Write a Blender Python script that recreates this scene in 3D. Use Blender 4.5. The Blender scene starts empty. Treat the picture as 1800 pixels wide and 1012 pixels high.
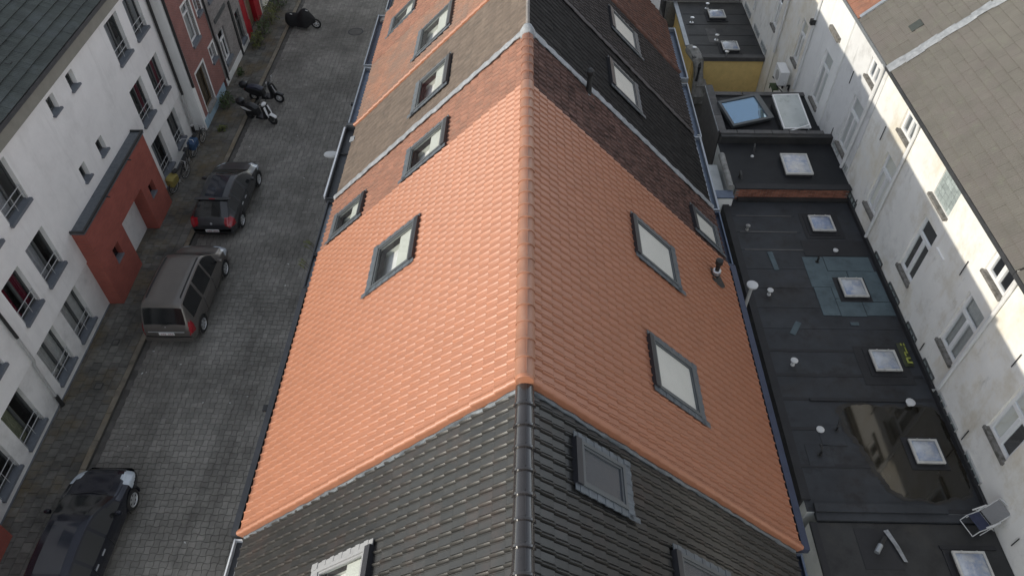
import bpy, bmesh, math, random
import numpy as np
from mathutils import Matrix, Vector, Euler
R = math.radians
rng = random.Random(7)
nrng = np.random.default_rng(7)
SC = bpy.context.scene
COL = SC.collection

# ------------------------------------------------------------------ camera, sky, sun, exposure
CAM_POS = Vector((0.0, 0.0, 20.2))
cam_data = bpy.data.cameras.new('camera')
cam = bpy.data.objects.new('camera', cam_data)
COL.objects.link(cam)
cam.location = CAM_POS
cam.rotation_euler = (R(90 - 46.96), 0, R(1.068))
cam_data.sensor_width = 36
cam_data.lens = 1297.5 / 1800 * 36
cam_data.clip_end = 2000
SC.camera = cam

SUN_DIR = Vector((-1.0, -0.45, 0.385)).normalized()          # towards the sun
elev = math.asin(SUN_DIR.z)
world = bpy.data.worlds.new('World')
SC.world = world
world.use_nodes = True
wn = world.node_tree
bg = wn.nodes['Background']
sky = wn.nodes.new('ShaderNodeTexSky')
sky.sky_type = 'NISHITA'
sky.sun_disc = False
sky.sun_elevation = elev
sky.sun_rotation = math.atan2(SUN_DIR.x, SUN_DIR.y)
sky.air_density = 1.0
sky.dust_density = 0.3
sky.ozone_density = 1.0
hs = wn.nodes.new('ShaderNodeHueSaturation')              # thin bright cloud: a whiter sky all over
hs.inputs['Saturation'].default_value = 0.35
wn.links.new(sky.outputs[0], hs.inputs['Color'])
wn.links.new(hs.outputs[0], bg.inputs[0])
bg.inputs[1].default_value = 0.15
sd = bpy.data.lights.new('sun', 'SUN')
sd.energy = 2.0
sd.angle = R(0.5)
sd.color = (1.0, 0.935, 0.815)
sun = bpy.data.objects.new('sun', sd)
COL.objects.link(sun)
sun.rotation_euler = SUN_DIR.to_track_quat('Z', 'Y').to_euler()
sun.location = (-60, -30, 40)
SC.view_settings.view_transform = 'Standard'
SC.view_settings.look = 'None'
SC.view_settings.exposure = 0.92
SC.view_settings.gamma = 1.0
SC.cycles.use_denoising = True
SC.cycles.max_bounces = 6
SC.cycles.transparent_max_bounces = 8

# ------------------------------------------------------------------ materials
def mat(name, col, rough=.65, var=.12, scale=3.0, isl=0.0, bump=0.0, bscale=60.0, metal=0.0, spec=.5,
        dirt=None, streak=None, coat=0.0):
    """Procedural material: base colour with world-space noise, per-piece variation, optional stains."""
    m = bpy.data.materials.new(name)
    m.use_nodes = True
    nt = m.node_tree
    N, L = nt.nodes, nt.links
    b = N['Principled BSDF']
    b.inputs['Roughness'].default_value = rough
    b.inputs['Metallic'].default_value = metal
    b.inputs['Specular IOR Level'].default_value = spec
    b.inputs['Coat Weight'].default_value = coat
    b.inputs['Coat Roughness'].default_value = .14
    geo = N.new('ShaderNodeNewGeometry')
    nz = N.new('ShaderNodeTexNoise')
    nz.inputs['Scale'].default_value = scale
    nz.inputs['Detail'].default_value = 5
    nz.inputs['Roughness'].default_value = .62
    L.new(geo.outputs['Position'], nz.inputs['Vector'])
    mr = N.new('ShaderNodeMapRange')
    mr.inputs['From Min'].default_value = .28
    mr.inputs['From Max'].default_value = .72
    mr.inputs['To Min'].default_value = 1 - var
    mr.inputs['To Max'].default_value = 1 + var
    L.new(nz.outputs['Fac'], mr.inputs['Value'])
    val = mr.outputs['Result']
    if isl:
        oi = N.new('ShaderNodeObjectInfo')
        ad = N.new('ShaderNodeMath'); ad.operation = 'ADD'
        L.new(oi.outputs['Random'], ad.inputs[0]); L.new(geo.outputs['Random Per Island'], ad.inputs[1])
        wh = N.new('ShaderNodeTexWhiteNoise'); wh.noise_dimensions = '1D'
        L.new(ad.outputs[0], wh.inputs['W'])
        m2 = N.new('ShaderNodeMapRange')
        m2.inputs['To Min'].default_value = 1 - isl
        m2.inputs['To Max'].default_value = 1 + isl
        L.new(wh.outputs['Value'], m2.inputs['Value'])
        mu = N.new('ShaderNodeMath'); mu.operation = 'MULTIPLY'
        L.new(val, mu.inputs[0]); L.new(m2.outputs['Result'], mu.inputs[1])
        val = mu.outputs[0]
    mix = N.new('ShaderNodeVectorMath'); mix.operation = 'SCALE'
    mix.inputs[0].default_value = col
    L.new(val, mix.inputs['Scale'])
    out = mix.outputs['Vector']
    for k, dd in enumerate((dirt or [])):
        dcol, dscale, lo, hi, amt = dd[:5]
        n2 = N.new('ShaderNodeTexNoise')
        n2.inputs['Scale'].default_value = dscale
        n2.inputs['Detail'].default_value = 6
        n2.inputs['Roughness'].default_value = .7
        vec = geo.outputs['Position']
        if len(dd) > 5:
            mp = N.new('ShaderNodeMapping')
            mp.inputs['Scale'].default_value = dd[5]
            mp.inputs['Location'].default_value = (k * 7.3, k * 3.1, k)
            L.new(vec, mp.inputs['Vector']); vec = mp.outputs['Vector']
        L.new(vec, n2.inputs['Vector'])
        r = N.new('ShaderNodeMapRange')
        r.inputs['From Min'].default_value = lo
        r.inputs['From Max'].default_value = hi
        r.inputs['To Max'].default_value = amt
        L.new(n2.outputs['Fac'], r.inputs['Value'])
        mx = N.new('ShaderNodeMix'); mx.data_type = 'RGBA'
        L.new(r.outputs['Result'], mx.inputs['Factor'])
        L.new(out, mx.inputs[6])
        mx.inputs[7].default_value = (*dcol, 1)
        out = mx.outputs[2]
    L.new(out, b.inputs['Base Color'])
    if bump:
        n3 = N.new('ShaderNodeTexNoise')
        n3.inputs['Scale'].default_value = bscale
        n3.inputs['Detail'].default_value = 4
        L.new(geo.outputs['Position'], n3.inputs['Vector'])
        bp = N.new('ShaderNodeBump')
        bp.inputs['Strength'].default_value = bump
        bp.inputs['Distance'].default_value = .01
        L.new(n3.outputs['Fac'], bp.inputs['Height'])
        L.new(bp.outputs['Normal'], b.inputs['Normal'])
    return m

def brick_mat(name, col, col2, mortar, sx=.22, sz=.065):
    """Fine brick courses on walls too far away to tell the bricks apart."""
    m = mat(name, col, .8)
    nt = m.node_tree; N, L = nt.nodes, nt.links
    b = N['Principled BSDF']
    geo = N.new('ShaderNodeTexCoord')
    sep = N.new('ShaderNodeSeparateXYZ'); cmb = N.new('ShaderNodeCombineXYZ')
    L.new(geo.outputs['Object'], sep.inputs[0])
    ad = N.new('ShaderNodeMath'); ad.operation = 'ADD'
    L.new(sep.outputs['X'], ad.inputs[0]); L.new(sep.outputs['Y'], ad.inputs[1])
    L.new(ad.outputs[0], cmb.inputs['X']); L.new(sep.outputs['Z'], cmb.inputs['Y'])
    bk = N.new('ShaderNodeTexBrick')
    bk.inputs['Scale'].default_value = 1
    bk.inputs['Brick Width'].default_value = sx
    bk.inputs['Row Height'].default_value = sz
    bk.inputs['Mortar Size'].default_value = .008
    bk.inputs['Color1'].default_value = (*col, 1)
    bk.inputs['Color2'].default_value = (*col2, 1)
    bk.inputs['Mortar'].default_value = (*mortar, 1)
    L.new(cmb.outputs[0], bk.inputs['Vector'])
    nz = N.new('ShaderNodeTexNoise'); nz.inputs['Scale'].default_value = 1.6; nz.inputs['Detail'].default_value = 6
    L.new(geo.outputs['Object'], nz.inputs['Vector'])
    mr = N.new('ShaderNodeMapRange'); mr.inputs['To Min'].default_value = .7; mr.inputs['To Max'].default_value = 1.3
    L.new(nz.outputs['Fac'], mr.inputs['Value'])
    sc = N.new('ShaderNodeVectorMath'); sc.operation = 'SCALE'
    L.new(bk.outputs['Color'], sc.inputs[0]); L.new(mr.outputs[0], sc.inputs['Scale'])
    L.new(sc.outputs['Vector'], b.inputs['Base Color'])
    bp = N.new('ShaderNodeBump'); bp.inputs['Strength'].default_value = .5; bp.inputs['Distance'].default_value = .01
    L.new(bk.outputs['Fac'], bp.inputs['Height']); bp.invert = True
    L.new(bp.outputs['Normal'], b.inputs['Normal'])
    return m

def glass_mat(name, tint=(.9, .92, .92), refl=.12, rough=.02, wav=.04, grz=.22, gcol=(1, 1, 1)):
    """Window glass: partly clear, partly mirror, more mirror at grazing angles."""
    m = bpy.data.materials.new(name); m.use_nodes = True
    nt = m.node_tree; N, L = nt.nodes, nt.links
    N.remove(N['Principled BSDF'])
    tr = N.new('ShaderNodeBsdfTransparent'); tr.inputs[0].default_value = (*tint, 1)
    gl = N.new('ShaderNodeBsdfGlossy'); gl.inputs['Roughness'].default_value = rough; gl.inputs['Color'].default_value = (*gcol, 1)
    nz = N.new('ShaderNodeTexNoise'); nz.inputs['Scale'].default_value = 1.3
    geo = N.new('ShaderNodeNewGeometry'); L.new(geo.outputs['Position'], nz.inputs['Vector'])
    bp = N.new('ShaderNodeBump'); bp.inputs['Strength'].default_value = wav; bp.inputs['Distance'].default_value = .05
    L.new(nz.outputs['Fac'], bp.inputs['Height']); L.new(bp.outputs['Normal'], gl.inputs['Normal'])
    fr = N.new('ShaderNodeLayerWeight'); fr.inputs['Blend'].default_value = .5
    pw = N.new('ShaderNodeMath'); pw.operation = 'POWER'; pw.inputs[1].default_value = 4.0
    L.new(fr.outputs['Facing'], pw.inputs[0])
    ml = N.new('ShaderNodeMath'); ml.operation = 'MULTIPLY'; ml.inputs[1].default_value = grz
    L.new(pw.outputs[0], ml.inputs[0])
    mr = N.new('ShaderNodeMath'); mr.operation = 'ADD'; mr.inputs[1].default_value = refl; mr.use_clamp = True
    L.new(ml.outputs[0], mr.inputs[0])
    mx = N.new('ShaderNodeMixShader')
    L.new(mr.outputs[0], mx.inputs[0]); L.new(tr.outputs[0], mx.inputs[1]); L.new(gl.outputs[0], mx.inputs[2])
    L.new(mx.outputs[0], N['Material Output'].inputs['Surface'])
    return m

M = {}
M['orange'] = mat('tile_orange', (0.37, 0.155, 0.086), .42, .035, 1.2, isl=.05, bump=.15, dirt=[((.20, .095, .06), 14, .60, .80, .30)])
M['orange_cap'] = mat('tile_orange_ridge', (0.33, 0.155, 0.095), .5, .10, 2.5, isl=.06, bump=.1, dirt=[((.34, .22, .16), 5, .55, .75, .4)])
M['old'] = mat('tile_old_orange', (0.25, 0.112, 0.07), .7, .22, 2.2, isl=.14, bump=.25, dirt=[((.15, .09, .065), 5, .46, .70, .6), ((.22, .16, .115), 18, .56, .74, .5)])
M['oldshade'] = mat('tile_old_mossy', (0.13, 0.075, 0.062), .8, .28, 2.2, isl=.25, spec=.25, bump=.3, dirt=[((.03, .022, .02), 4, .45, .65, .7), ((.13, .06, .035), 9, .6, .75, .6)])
M['brown'] = mat('tile_brown_lichen', (0.128, 0.097, 0.075), .85, .25, 3, isl=.12, bump=.4, bscale=35, dirt=[((.07, .055, .045), 9, .5, .7, .6), ((.20, .165, .125), 25, .58, .75, .5), ((.055, .05, .042), 1.4, .56, .74, .5)])
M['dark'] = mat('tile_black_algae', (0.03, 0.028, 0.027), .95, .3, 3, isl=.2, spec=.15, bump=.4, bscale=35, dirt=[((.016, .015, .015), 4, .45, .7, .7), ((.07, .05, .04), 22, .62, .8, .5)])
M['far_orange'] = mat('tile_pale_orange', (0.27, 0.13, 0.08), .7, .22, 2.5, isl=.15, bump=.3, dirt=[((.185, .120, .090), .7, .36, .54, .85), ((.14, .095, .07), 12, .55, .75, .5)])
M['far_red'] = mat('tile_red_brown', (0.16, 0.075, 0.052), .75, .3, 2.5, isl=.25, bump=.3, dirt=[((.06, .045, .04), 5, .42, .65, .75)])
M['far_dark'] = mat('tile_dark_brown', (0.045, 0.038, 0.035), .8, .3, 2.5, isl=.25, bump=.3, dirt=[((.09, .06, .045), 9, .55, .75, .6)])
M['black'] = mat('tile_black_glazed', (.023, .022, .020), .40, .22, 2.0, isl=.25, bump=.08, bscale=25, coat=.15, dirt=[((.060, .036, .028), 1.6, .52, .68, .35), ((.085, .082, .075), 11, .58, .78, .4)])
M['black_cap'] = mat('ridge_black_glazed', (.030, .027, .027), .2, .2, 3, isl=.15, coat=.6)
M['slate'] = mat('tile_grey_green', (0.047, 0.054, 0.048), .75, .2, 2, isl=.12, bump=.3, dirt=[((.10, .115, .12), .8, .5, .7, .5), ((.04, .045, .042), 6, .55, .75, .5)])
M['greytile'] = mat('tile_grey_brown', (0.125, 0.115, 0.098), .8, .12, 1.2, isl=.035, bump=.35, bscale=45, dirt=[((.14, .12, .11), .7, .45, .65, .6), ((.16, .17, .12), 3, .55, .72, .4), ((.33, .32, .28), 30, .66, .74, .6)])
M['felt'] = mat('roof_underlay', (.03, .028, .027), .9)
M['lead'] = mat('lead_flashing', (.25, .26, .27), .6, .3, 6, metal=.0, dirt=[((.42, .43, .44), 9, .55, .7, .8), ((.14, .15, .16), 5, .6, .72, .5)])
M['lead_dark'] = mat('grey_flashing', (.12, .135, .15), .5, .25, 8, metal=.3, bump=.2)
M['mortar'] = mat('verge_mortar', (.22, .20, .185), .9, .25, 5, bump=.4)
M['mortar_dark'] = mat('verge_mortar_dark', (.075, .066, .064), .9, .25, 5, bump=.4)
M['zinc'] = mat('zinc', (.34, .36, .38), .42, .15, 4, metal=.55, dirt=[((.15, .16, .17), 3, .55, .75, .5)])
M['zinc_blue'] = mat('zinc_lining', (0.1, 0.125, 0.17), .35, .25, 4, metal=.5)
M['zinc_white'] = mat('white_gutter', (.72, .73, .73), .4, .06, 3)
M['gutter_dark'] = mat('dark_gutter', (0.05, 0.052, 0.055), .45, .2, 4, dirt=[((.10, .10, .10), 20, .62, .75, .5)])
M['gutter_navy'] = mat('navy_gutter', (0.035, 0.043, 0.075), .38, .2, 4, dirt=[((.13, .13, .15), 26, .64, .74, .6)])
M['rust'] = mat('gutter_rust_inside', (.035, .014, .010), .8, .3, 6)
M['frame_grey'] = mat('skylight_frame', (.105, .113, .118), .42, .1, 4, metal=.25)
M['frame_dark'] = mat('skylight_hood', (.040, .040, .045), .4, .1, 4, metal=.25)
M['frame_pale'] = mat('skylight_flashing_pale', (0.27, 0.27, 0.27), .5, .1, 4)
M['blind'] = mat('blind_cloth', (0.6, 0.585, 0.53), .9, .04, 2)
M['pane_dark_sheet'] = mat('dark_room_sheet', (.045, .050, .062), .5, .15, 12)  # dark sheet added under the pane in place of the shaded room behind
M['lining'] = mat('skylight_lining', (0.46, 0.47, 0.42), .7, .05, 2)
M['room_pale'] = mat('pale_room', (0.62, 0.62, 0.6), .9)
M['room'] = mat('dim_room', (.10, .10, .10), .9)
M['glass'] = glass_mat('window_glass', (.96, .97, .97), .06, .02, .02)
M['glass_soft'] = glass_mat('window_glass_over_blind', (.985, .985, .98), .03, .25, .0, .3)
M['glass_dark'] = glass_mat('window_glass_dim', (.80, .82, .84), .03)
M['glass_sky_tint'] = glass_mat('sky_tinted_roof_glass', (.55, .75, .92), .40, .03, gcol=(.66, .86, 1.0))  # blue of the reflected sky is put into the glass colour
M['frosted'] = mat('frosted_roof_glass', (.46, .49, .48), .25, .12, 1.6, dirt=[((.20, .22, .21), 1.8, .55, .72, .8)])
M['render'] = mat('white_render', (0.78, 0.78, 0.76), .9, .05, 1.5, bump=.1, bscale=90, dirt=[((.56, .56, .54), 2.6, .54, .76, .45, (1, 1, .10)), ((.50, .50, .48), .8, .52, .75, .35)])
M['render_low'] = mat('white_render_lower', (0.7, 0.7, 0.68), .9, .06, 1.5, bump=.1, bscale=90, dirt=[((.42, .42, .40), 1.2, .5, .7, .5)])
M['render_old'] = mat('old_white_render', (0.8, 0.785, 0.74), .92, .07, 1.2, bump=.25, bscale=30,
                      dirt=[((.45, .44, .42), 1.0, .50, .72, .55), ((.30, .295, .28), 2.2, .60, .74, .55, (1, 1, .35)), ((.72, .62, .42), .5, .46, .64, .45), ((.58, .50, .36), 1.5, .56, .74, .5, (1, 1, .3))])
M['render_grey'] = mat('grey_white_render', (0.7, 0.7, 0.69), .92, .08, 1.2, bump=.25, bscale=30,
                       dirt=[((.36, .355, .34), 1.2, .50, .72, .6), ((.25, .245, .235), 2.4, .60, .74, .5, (1, 1, .3))])
M['soffit'] = mat('fascia_board', (.23, .225, .19), .7, .1, 3)
M['sill'] = mat('blue_stone', (.145, .16, .18), .6, .15, 5, dirt=[((.08, .085, .09), 6, .55, .75, .5)])
M['sill_old'] = mat('weathered_sill', (0.19, 0.18, 0.165), .9, .3, 9, bump=.5, dirt=[((.08, .075, .06), 8, .48, .62, .8)])
M['pvc'] = mat('white_window_frame', (.78, .78, .77), .35, .03, 4)
M['frame_win'] = mat('dark_window_frame', (.075, .08, .08), .45, .08, 4)
M['cur_grey'] = mat('grey_curtain', (0.45, 0.46, 0.46), .9, .12, 6)
M['cur_white'] = mat('white_curtain', (.62, .62, .58), .9, .1, 6)
M['cur_red'] = mat('red_curtain', (.16, .012, .03), .9, .15, 6)
M['cur_olive'] = mat('olive_curtain', (.30, .31, .20), .9, .12, 6)
M['rail'] = mat('painted_rail', (.42, .43, .43), .4, .05, 3)
M['pipe_dark'] = mat('dark_downpipe', (.028, .028, .028), .45, .15, 4)
M['pipe_grey'] = mat('grey_downpipe', (.42, .42, .41), .5, .1, 4)
M['pipe_white'] = mat('white_downpipe', (.66, .66, .65), .5, .06, 4)
M['porch_brick'] = brick_mat('red_porch_brick', (.36, .088, .062), (.30, .072, .052), (.24, .10, .08), .2, .06)
M['house_brick'] = brick_mat('red_house_brick', (.27, .10, .082), (.21, .08, .07), (.28, .19, .17), .2, .06)
M['grey_brick'] = brick_mat('grey_house_brick', (.25, .23, .22), (.16, .145, .14), (.27, .26, .25), .2, .06)
M['par_brick'] = mat('parapet_brick', (.24, .10, .065), .85, .2, 4, isl=.3, bump=.3)
M['blue_paint'] = mat('pale_blue_plinth', (.30, .42, .50), .8, .15, 4, dirt=[((.20, .22, .22), 3, .5, .7, .5)])
M['white_paint'] = mat('white_paint', (.68, .68, .66), .7, .06, 3)
M['red_paint'] = mat('red_paint', (.33, .012, .022), .4, .1, 3)
M['door_brown'] = mat('olive_brown_door', (.16, .12, .075), .6, .15, 4)
M['bitumen'] = mat('bitumen_felt', (0.033, 0.036, 0.041), .62, .3, 1.3, bump=.3, bscale=120, spec=.4,
                   dirt=[((.030, .027, .025), .8, .5, .68, .7), ((.008, .008, .009), 1.6, .55, .72, .6), ((.055, .05, .045), 3.5, .64, .78, .5)])
M['bitumen_old'] = mat('old_bitumen_felt', (0.03, 0.03, 0.03), .55, .35, 1.6, bump=.3, bscale=120, spec=.4,
                       dirt=[((.050, .046, .040), .9, .52, .7, .7), ((.009, .009, .009), 1.9, .52, .7, .7)])
M['bitumen_black'] = mat('black_felt', (.014, .015, .017), .65, .3, 1.6, bump=.3, bscale=120, spec=.35, dirt=[((.03, .029, .027), .9, .55, .72, .6)])
M['bitumen_strip'] = mat('felt_patch_dark', (0.02, 0.02, 0.022), .7, .2, 3, bump=.3, bscale=120)
M['bitumen_green'] = mat('blue_green_felt', (0.085, 0.118, 0.132), .7, .2, 2, bump=.3, bscale=120, dirt=[((.035, .05, .056), 2.5, .5, .7, .6)])
M['puddle'] = mat('still_water_on_felt', (.016, .014, .010), .06, .3, 2, spec=.58, dirt=[((.035, .028, .02), 1.3, .52, .72, .6)])
M['silt'] = mat('dried_silt_on_felt', (.034, .031, .027), .8, .3, 3, bump=.3, dirt=[((.055, .048, .038), 2.2, .5, .7, .7)])
M['coping'] = mat('dark_coping', (0.085, 0.082, 0.08), .7, .25, 4, isl=.15, bump=.3)
M['coping_conc'] = mat('grey_coping', (.20, .195, .18), .9, .3, 6, bump=.4, dirt=[((.06, .06, .055), 6, .5, .65, .7)])
M['yellow'] = mat('ochre_render', (0.8, 0.58, 0.23), .9, .10, 2.5, bump=.2, dirt=[((.30, .21, .07), 4, .58, .75, .5)])
M['pale_blue_wall'] = mat('pale_wall', (.55, .57, .56), .85, .1, 2, dirt=[((.33, .34, .34), 2.5, .5, .7, .5)])
M['dome_frame'] = mat('rooflight_frame', (.50, .49, .46), .6, .12, 6, dirt=[((.28, .27, .25), 9, .55, .7, .5)])
M['dome'] = mat('rooflight_dome', (.40, .42, .45), .10, .25, 2.6, spec=.8, coat=.6, dirt=[((.16, .22, .36), 1.9, .44, .60, .8), ((.55, .55, .54), 2.4, .58, .72, .6)])
M['cast_white'] = mat('white_plastic', (0.55, 0.55, 0.54), .45, .05, 6)
M['concrete'] = mat('concrete', (.28, .275, .26), .9, .25, 5, bump=.4, dirt=[((.10, .10, .09), 4, .5, .68, .6)])
M['grey_panel'] = mat('grey_door_panel', (.12, .115, .105), .7, .15, 3)
M['glassblock'] = mat('glass_block', (.36, .41, .40), .15, .2, 9, isl=.15, spec=.8)
M['iron'] = mat('black_iron', (.02, .02, .02), .6)
M['steel'] = mat('bare_metal', (.62, .62, .62), .3, .05, 6, metal=.8)
M['chrome'] = mat('bright_alloy', (.62, .63, .64), .32, .06, 6, metal=.6)
M['paver'] = mat('concrete_paver', (0.225, 0.214, 0.192), .85, .14, 2.2, isl=.15, bump=.4, bscale=70, dirt=[((.075, .070, .060), .35, .40, .66, .75), ((.19, .18, .16), 1.6, .60, .8, .5), ((.06, .056, .05), .9, .54, .70, .5, (1, .10, 1)), ((.05, .048, .044), 1.3, .64, .74, .7)])
M['joint'] = mat('road_joint_sand', (0.07, 0.066, 0.06), .95, .2, 4)
M['slab'] = mat('pavement_slab', (0.135, 0.129, 0.114), .85, .16, 2.5, isl=.22, bump=.35, bscale=70, dirt=[((.045, .043, .038), .7, .42, .62, .8), ((.125, .095, .05), .55, .48, .64, .8)])
M['kerb'] = mat('kerb_stone', (0.2, 0.175, 0.135), .85, .2, 3, isl=.15, bump=.35, dirt=[((.17, .12, .055), .6, .48, .68, .6), ((.05, .047, .04), 2.5, .5, .7, .6)])
M['channel'] = mat('drain_channel_stone', (0.085, 0.08, 0.072), .8, .25, 3, isl=.2, bump=.35)
M['earth'] = mat('yard_earth', (.06, .055, .05), .95, .2, 1)
M['tyre'] = mat('tyre_rubber', (.016, .016, .016), .8, .15, 9)
M['car_dark'] = mat('car_paint_anthracite', (0.05, 0.052, 0.056), .28, .05, 3, metal=.4, coat=.45)
M['car_brown'] = mat('car_paint_grey_brown', (0.155, 0.142, 0.13), .34, .05, 3, metal=.5, coat=.45)
M['car_navy'] = mat('car_paint_navy', (.016, .018, .028), .22, .05, 3, metal=.4, coat=.45)
M['car_glass'] = mat('car_glass', (.014, .015, .016), .12, .05, 3, spec=.8)
M['car_roofglass'] = mat('car_roof_glass', (.02, .024, .034), .11, .05, 3, spec=.9)
M['car_trim'] = mat('car_black_trim', (.018, .018, .018), .6, .1, 5)
M['lamp_red'] = mat('tail_lamp_red', (.30, .012, .02), .15, .1, 9, coat=.5)
M['lamp_clear'] = mat('headlamp_glass', (.50, .55, .60), .12, .1, 9, coat=.6)
M['plate'] = mat('number_plate', (.72, .72, .70), .5, .04, 9)
M['plate_ink'] = mat('number_plate_ink', (.28, .03, .04), .5)
M['mc_black'] = mat('scooter_black', (.014, .014, .015), .4, .2, 8)
M['mc_white'] = mat('scooter_white', (.70, .70, .69), .3, .04, 8)
M['cover_black'] = mat('black_cover_cloth', (.010, .010, .011), .75, .3, 7, bump=.5, bscale=14)
M['seat_blue'] = mat('seat_dark_blue', (.03, .032, .05), .5, .15, 8)
M['bike_yellow'] = mat('yellow_cloth', (0.24, 0.2, 0.055), .8, .2, 9)
M['bike_blue'] = mat('blue_cloth', (0.035, 0.075, 0.15), .7, .2, 9)
M['leaf'] = mat('leaf_green', (.050, .080, .024), .6, .3, 5, isl=.4)
M['leaf_yellow'] = mat('leaf_yellow_green', (.105, .12, .03), .6, .3, 5, isl=.4)
M['stem'] = mat('plant_stem', (.06, .05, .03), .9)
M['felt_fabric'] = mat('chair_cloth_navy', (.03, .036, .07), .8, .2, 9)
M['felt_net'] = mat('chair_net_grey', (.20, .20, .20), .9, .08, 20)
M['sack_yellow'] = mat('sack_print_yellow', (.30, .32, .06), .7, .3, 12)
M['sack_dark'] = mat('sack_dark_green', (.035, .040, .016), .7, .3, 10)

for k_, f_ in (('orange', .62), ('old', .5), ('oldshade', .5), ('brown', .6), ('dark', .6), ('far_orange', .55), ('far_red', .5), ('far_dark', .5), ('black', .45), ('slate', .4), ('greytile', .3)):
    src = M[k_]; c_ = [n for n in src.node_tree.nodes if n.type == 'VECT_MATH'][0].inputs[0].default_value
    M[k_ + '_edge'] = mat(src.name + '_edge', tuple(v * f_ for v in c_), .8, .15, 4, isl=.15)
# ------------------------------------------------------------------ mesh building helpers
class MB:
    def __init__(s):
        s.v = []; s.f = []
    def add(s, vs, fs):
        o = len(s.v)
        s.v += [tuple(p) for p in vs]
        s.f += [tuple(i + o for i in f) for f in fs]
        return s
    def box(s, x0, x1, y0, y1, z0, z1, P=None):
        vs = [(x, y, z) for x in (x0, x1) for y in (y0, y1) for z in (z0, z1)]
        if P: vs = [P(*p) for p in vs]
        return s.add(vs, [(0, 1, 3, 2), (4, 6, 7, 5), (0, 4, 5, 1), (2, 3, 7, 6), (0, 2, 6, 4), (1, 5, 7, 3)])
    def mbox(s, mtx, sx, sy, sz):
        vs = [mtx @ Vector((x * sx / 2, y * sy / 2, z * sz / 2)) for x in (-1, 1) for y in (-1, 1) for z in (-1, 1)]
        return s.add(vs, [(0, 1, 3, 2), (4, 6, 7, 5), (0, 4, 5, 1), (2, 3, 7, 6), (0, 2, 6, 4), (1, 5, 7, 3)])
    def quad(s, a, b, c, d):
        return s.add([a, b, c, d], [(0, 1, 2, 3)])
    def tube(s, pts, r, n=8, cap=True):
        pts = [Vector(p) for p in pts]
        rs = r if isinstance(r, (list, tuple)) else [r] * len(pts)
        rings = []
        for i, p in enumerate(pts):
            a = pts[max(i - 1, 0)]; b = pts[min(i + 1, len(pts) - 1)]
            t = (b - a).normalized()
            q = Vector((0, 0, 1)) if abs(t.z) < .9 else Vector((1, 0, 0))
            u = t.cross(q).normalized(); w = t.cross(u)
            rings.append([p + (u * math.cos(2 * math.pi * k / n) + w * math.sin(2 * math.pi * k / n)) * rs[i] for k in range(n)])
        vs = [p for g in rings for p in g]
        fs = [(i * n + k, i * n + (k + 1) % n, (i + 1) * n + (k + 1) % n, (i + 1) * n + k) for i in range(len(pts) - 1) for k in range(n)]
        if cap:
            fs += [tuple(range(n)), tuple((len(pts) - 1) * n + k for k in range(n))]
        return s.add(vs, fs)
    def revolve(s, prof, mtx=None, n=16, close=True):
        """profile of (radius, height) turned about local Z"""
        mtx = mtx or Matrix()
        vs = [mtx @ Vector((r * math.cos(2 * math.pi * k / n), r * math.sin(2 * math.pi * k / n), h)) for r, h in prof for k in range(n)]
        fs = [(i * n + k, i * n + (k + 1) % n, (i + 1) * n + (k + 1) % n, (i + 1) * n + k) for i in range(len(prof) - 1) for k in range(n)]
        if close:
            fs += [tuple(range(n)), tuple((len(prof) - 1) * n + k for k in range(n))]
        return s.add(vs, fs)
    def torus(s, mtx, R0, r, n=20, k=6):
        vs = []
        for i in range(n):
            a = 2 * math.pi * i / n
            for j in range(k):
                b = 2 * math.pi * j / k
                vs.append(mtx @ Vector(((R0 + r * math.cos(b)) * math.cos(a), (R0 + r * math.cos(b)) * math.sin(a), r * math.sin(b))))
        fs = [(i * k + j, ((i + 1) % n) * k + j, ((i + 1) % n) * k + (j + 1) % k, i * k + (j + 1) % k) for i in range(n) for j in range(k)]
        return s.add(vs, fs)
    def prism(s, poly, lo, hi, f):
        """extrude polygon of 2D points between lo and hi; f(a, b, t) -> 3D"""
        n = len(poly)
        vs = [f(a, b, lo) for a, b in poly] + [f(a, b, hi) for a, b in poly]
        fs = [tuple(range(n)), tuple(range(n, 2 * n))] + [(i, (i + 1) % n, n + (i + 1) % n, n + i) for i in range(n)]
        return s.add(vs, fs)
    def mesh(s, name, m, smooth=False):
        me = bpy.data.meshes.new(name)
        me.from_pydata(s.v, [], s.f)
        for x in (m if isinstance(m, (list, tuple)) else [m]):
            me.materials.append(M[x])
        bm = bmesh.new(); bm.from_mesh(me)
        bmesh.ops.recalc_face_normals(bm, faces=bm.faces)
        bm.to_mesh(me); bm.free()
        if smooth:
            me.shade_smooth()
            if smooth != 'all':
                try: me.set_sharp_from_angle(angle=R(35))
                except Exception: pass
        return me
    def build(s, name, m, parent=None, smooth=False, loc=None):
        return link(name, s.mesh(name, m, smooth), parent, loc)

def link(name, me, parent=None, loc=None, mtx=None):
    o = bpy.data.objects.new(name, me)
    COL.objects.link(o)
    if parent: o.parent = parent
    if mtx is not None: o.matrix_local = mtx
    if loc is not None: o.location = loc
    return o
def tag(o, label=None, cat=None, group=None, kind=None):
    if label: o['label'] = label
    if cat: o['category'] = cat
    if group: o['group'] = group
    if kind: o['kind'] = kind
    return o
def empty(name, loc, label=None, cat=None, group=None, rz=0):
    o = bpy.data.objects.new(name, None)
    o.empty_display_size = .3
    COL.objects.link(o)
    o.location = loc; o.rotation_euler = (0, 0, rz)
    return tag(o, label, cat, group)
def dup_tree(o, parent=None):
    c = o.copy(); COL.objects.link(c)
    if parent: c.parent = parent
    for ch in list(o.children):
        dup_tree(ch, c)
    return c

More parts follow.
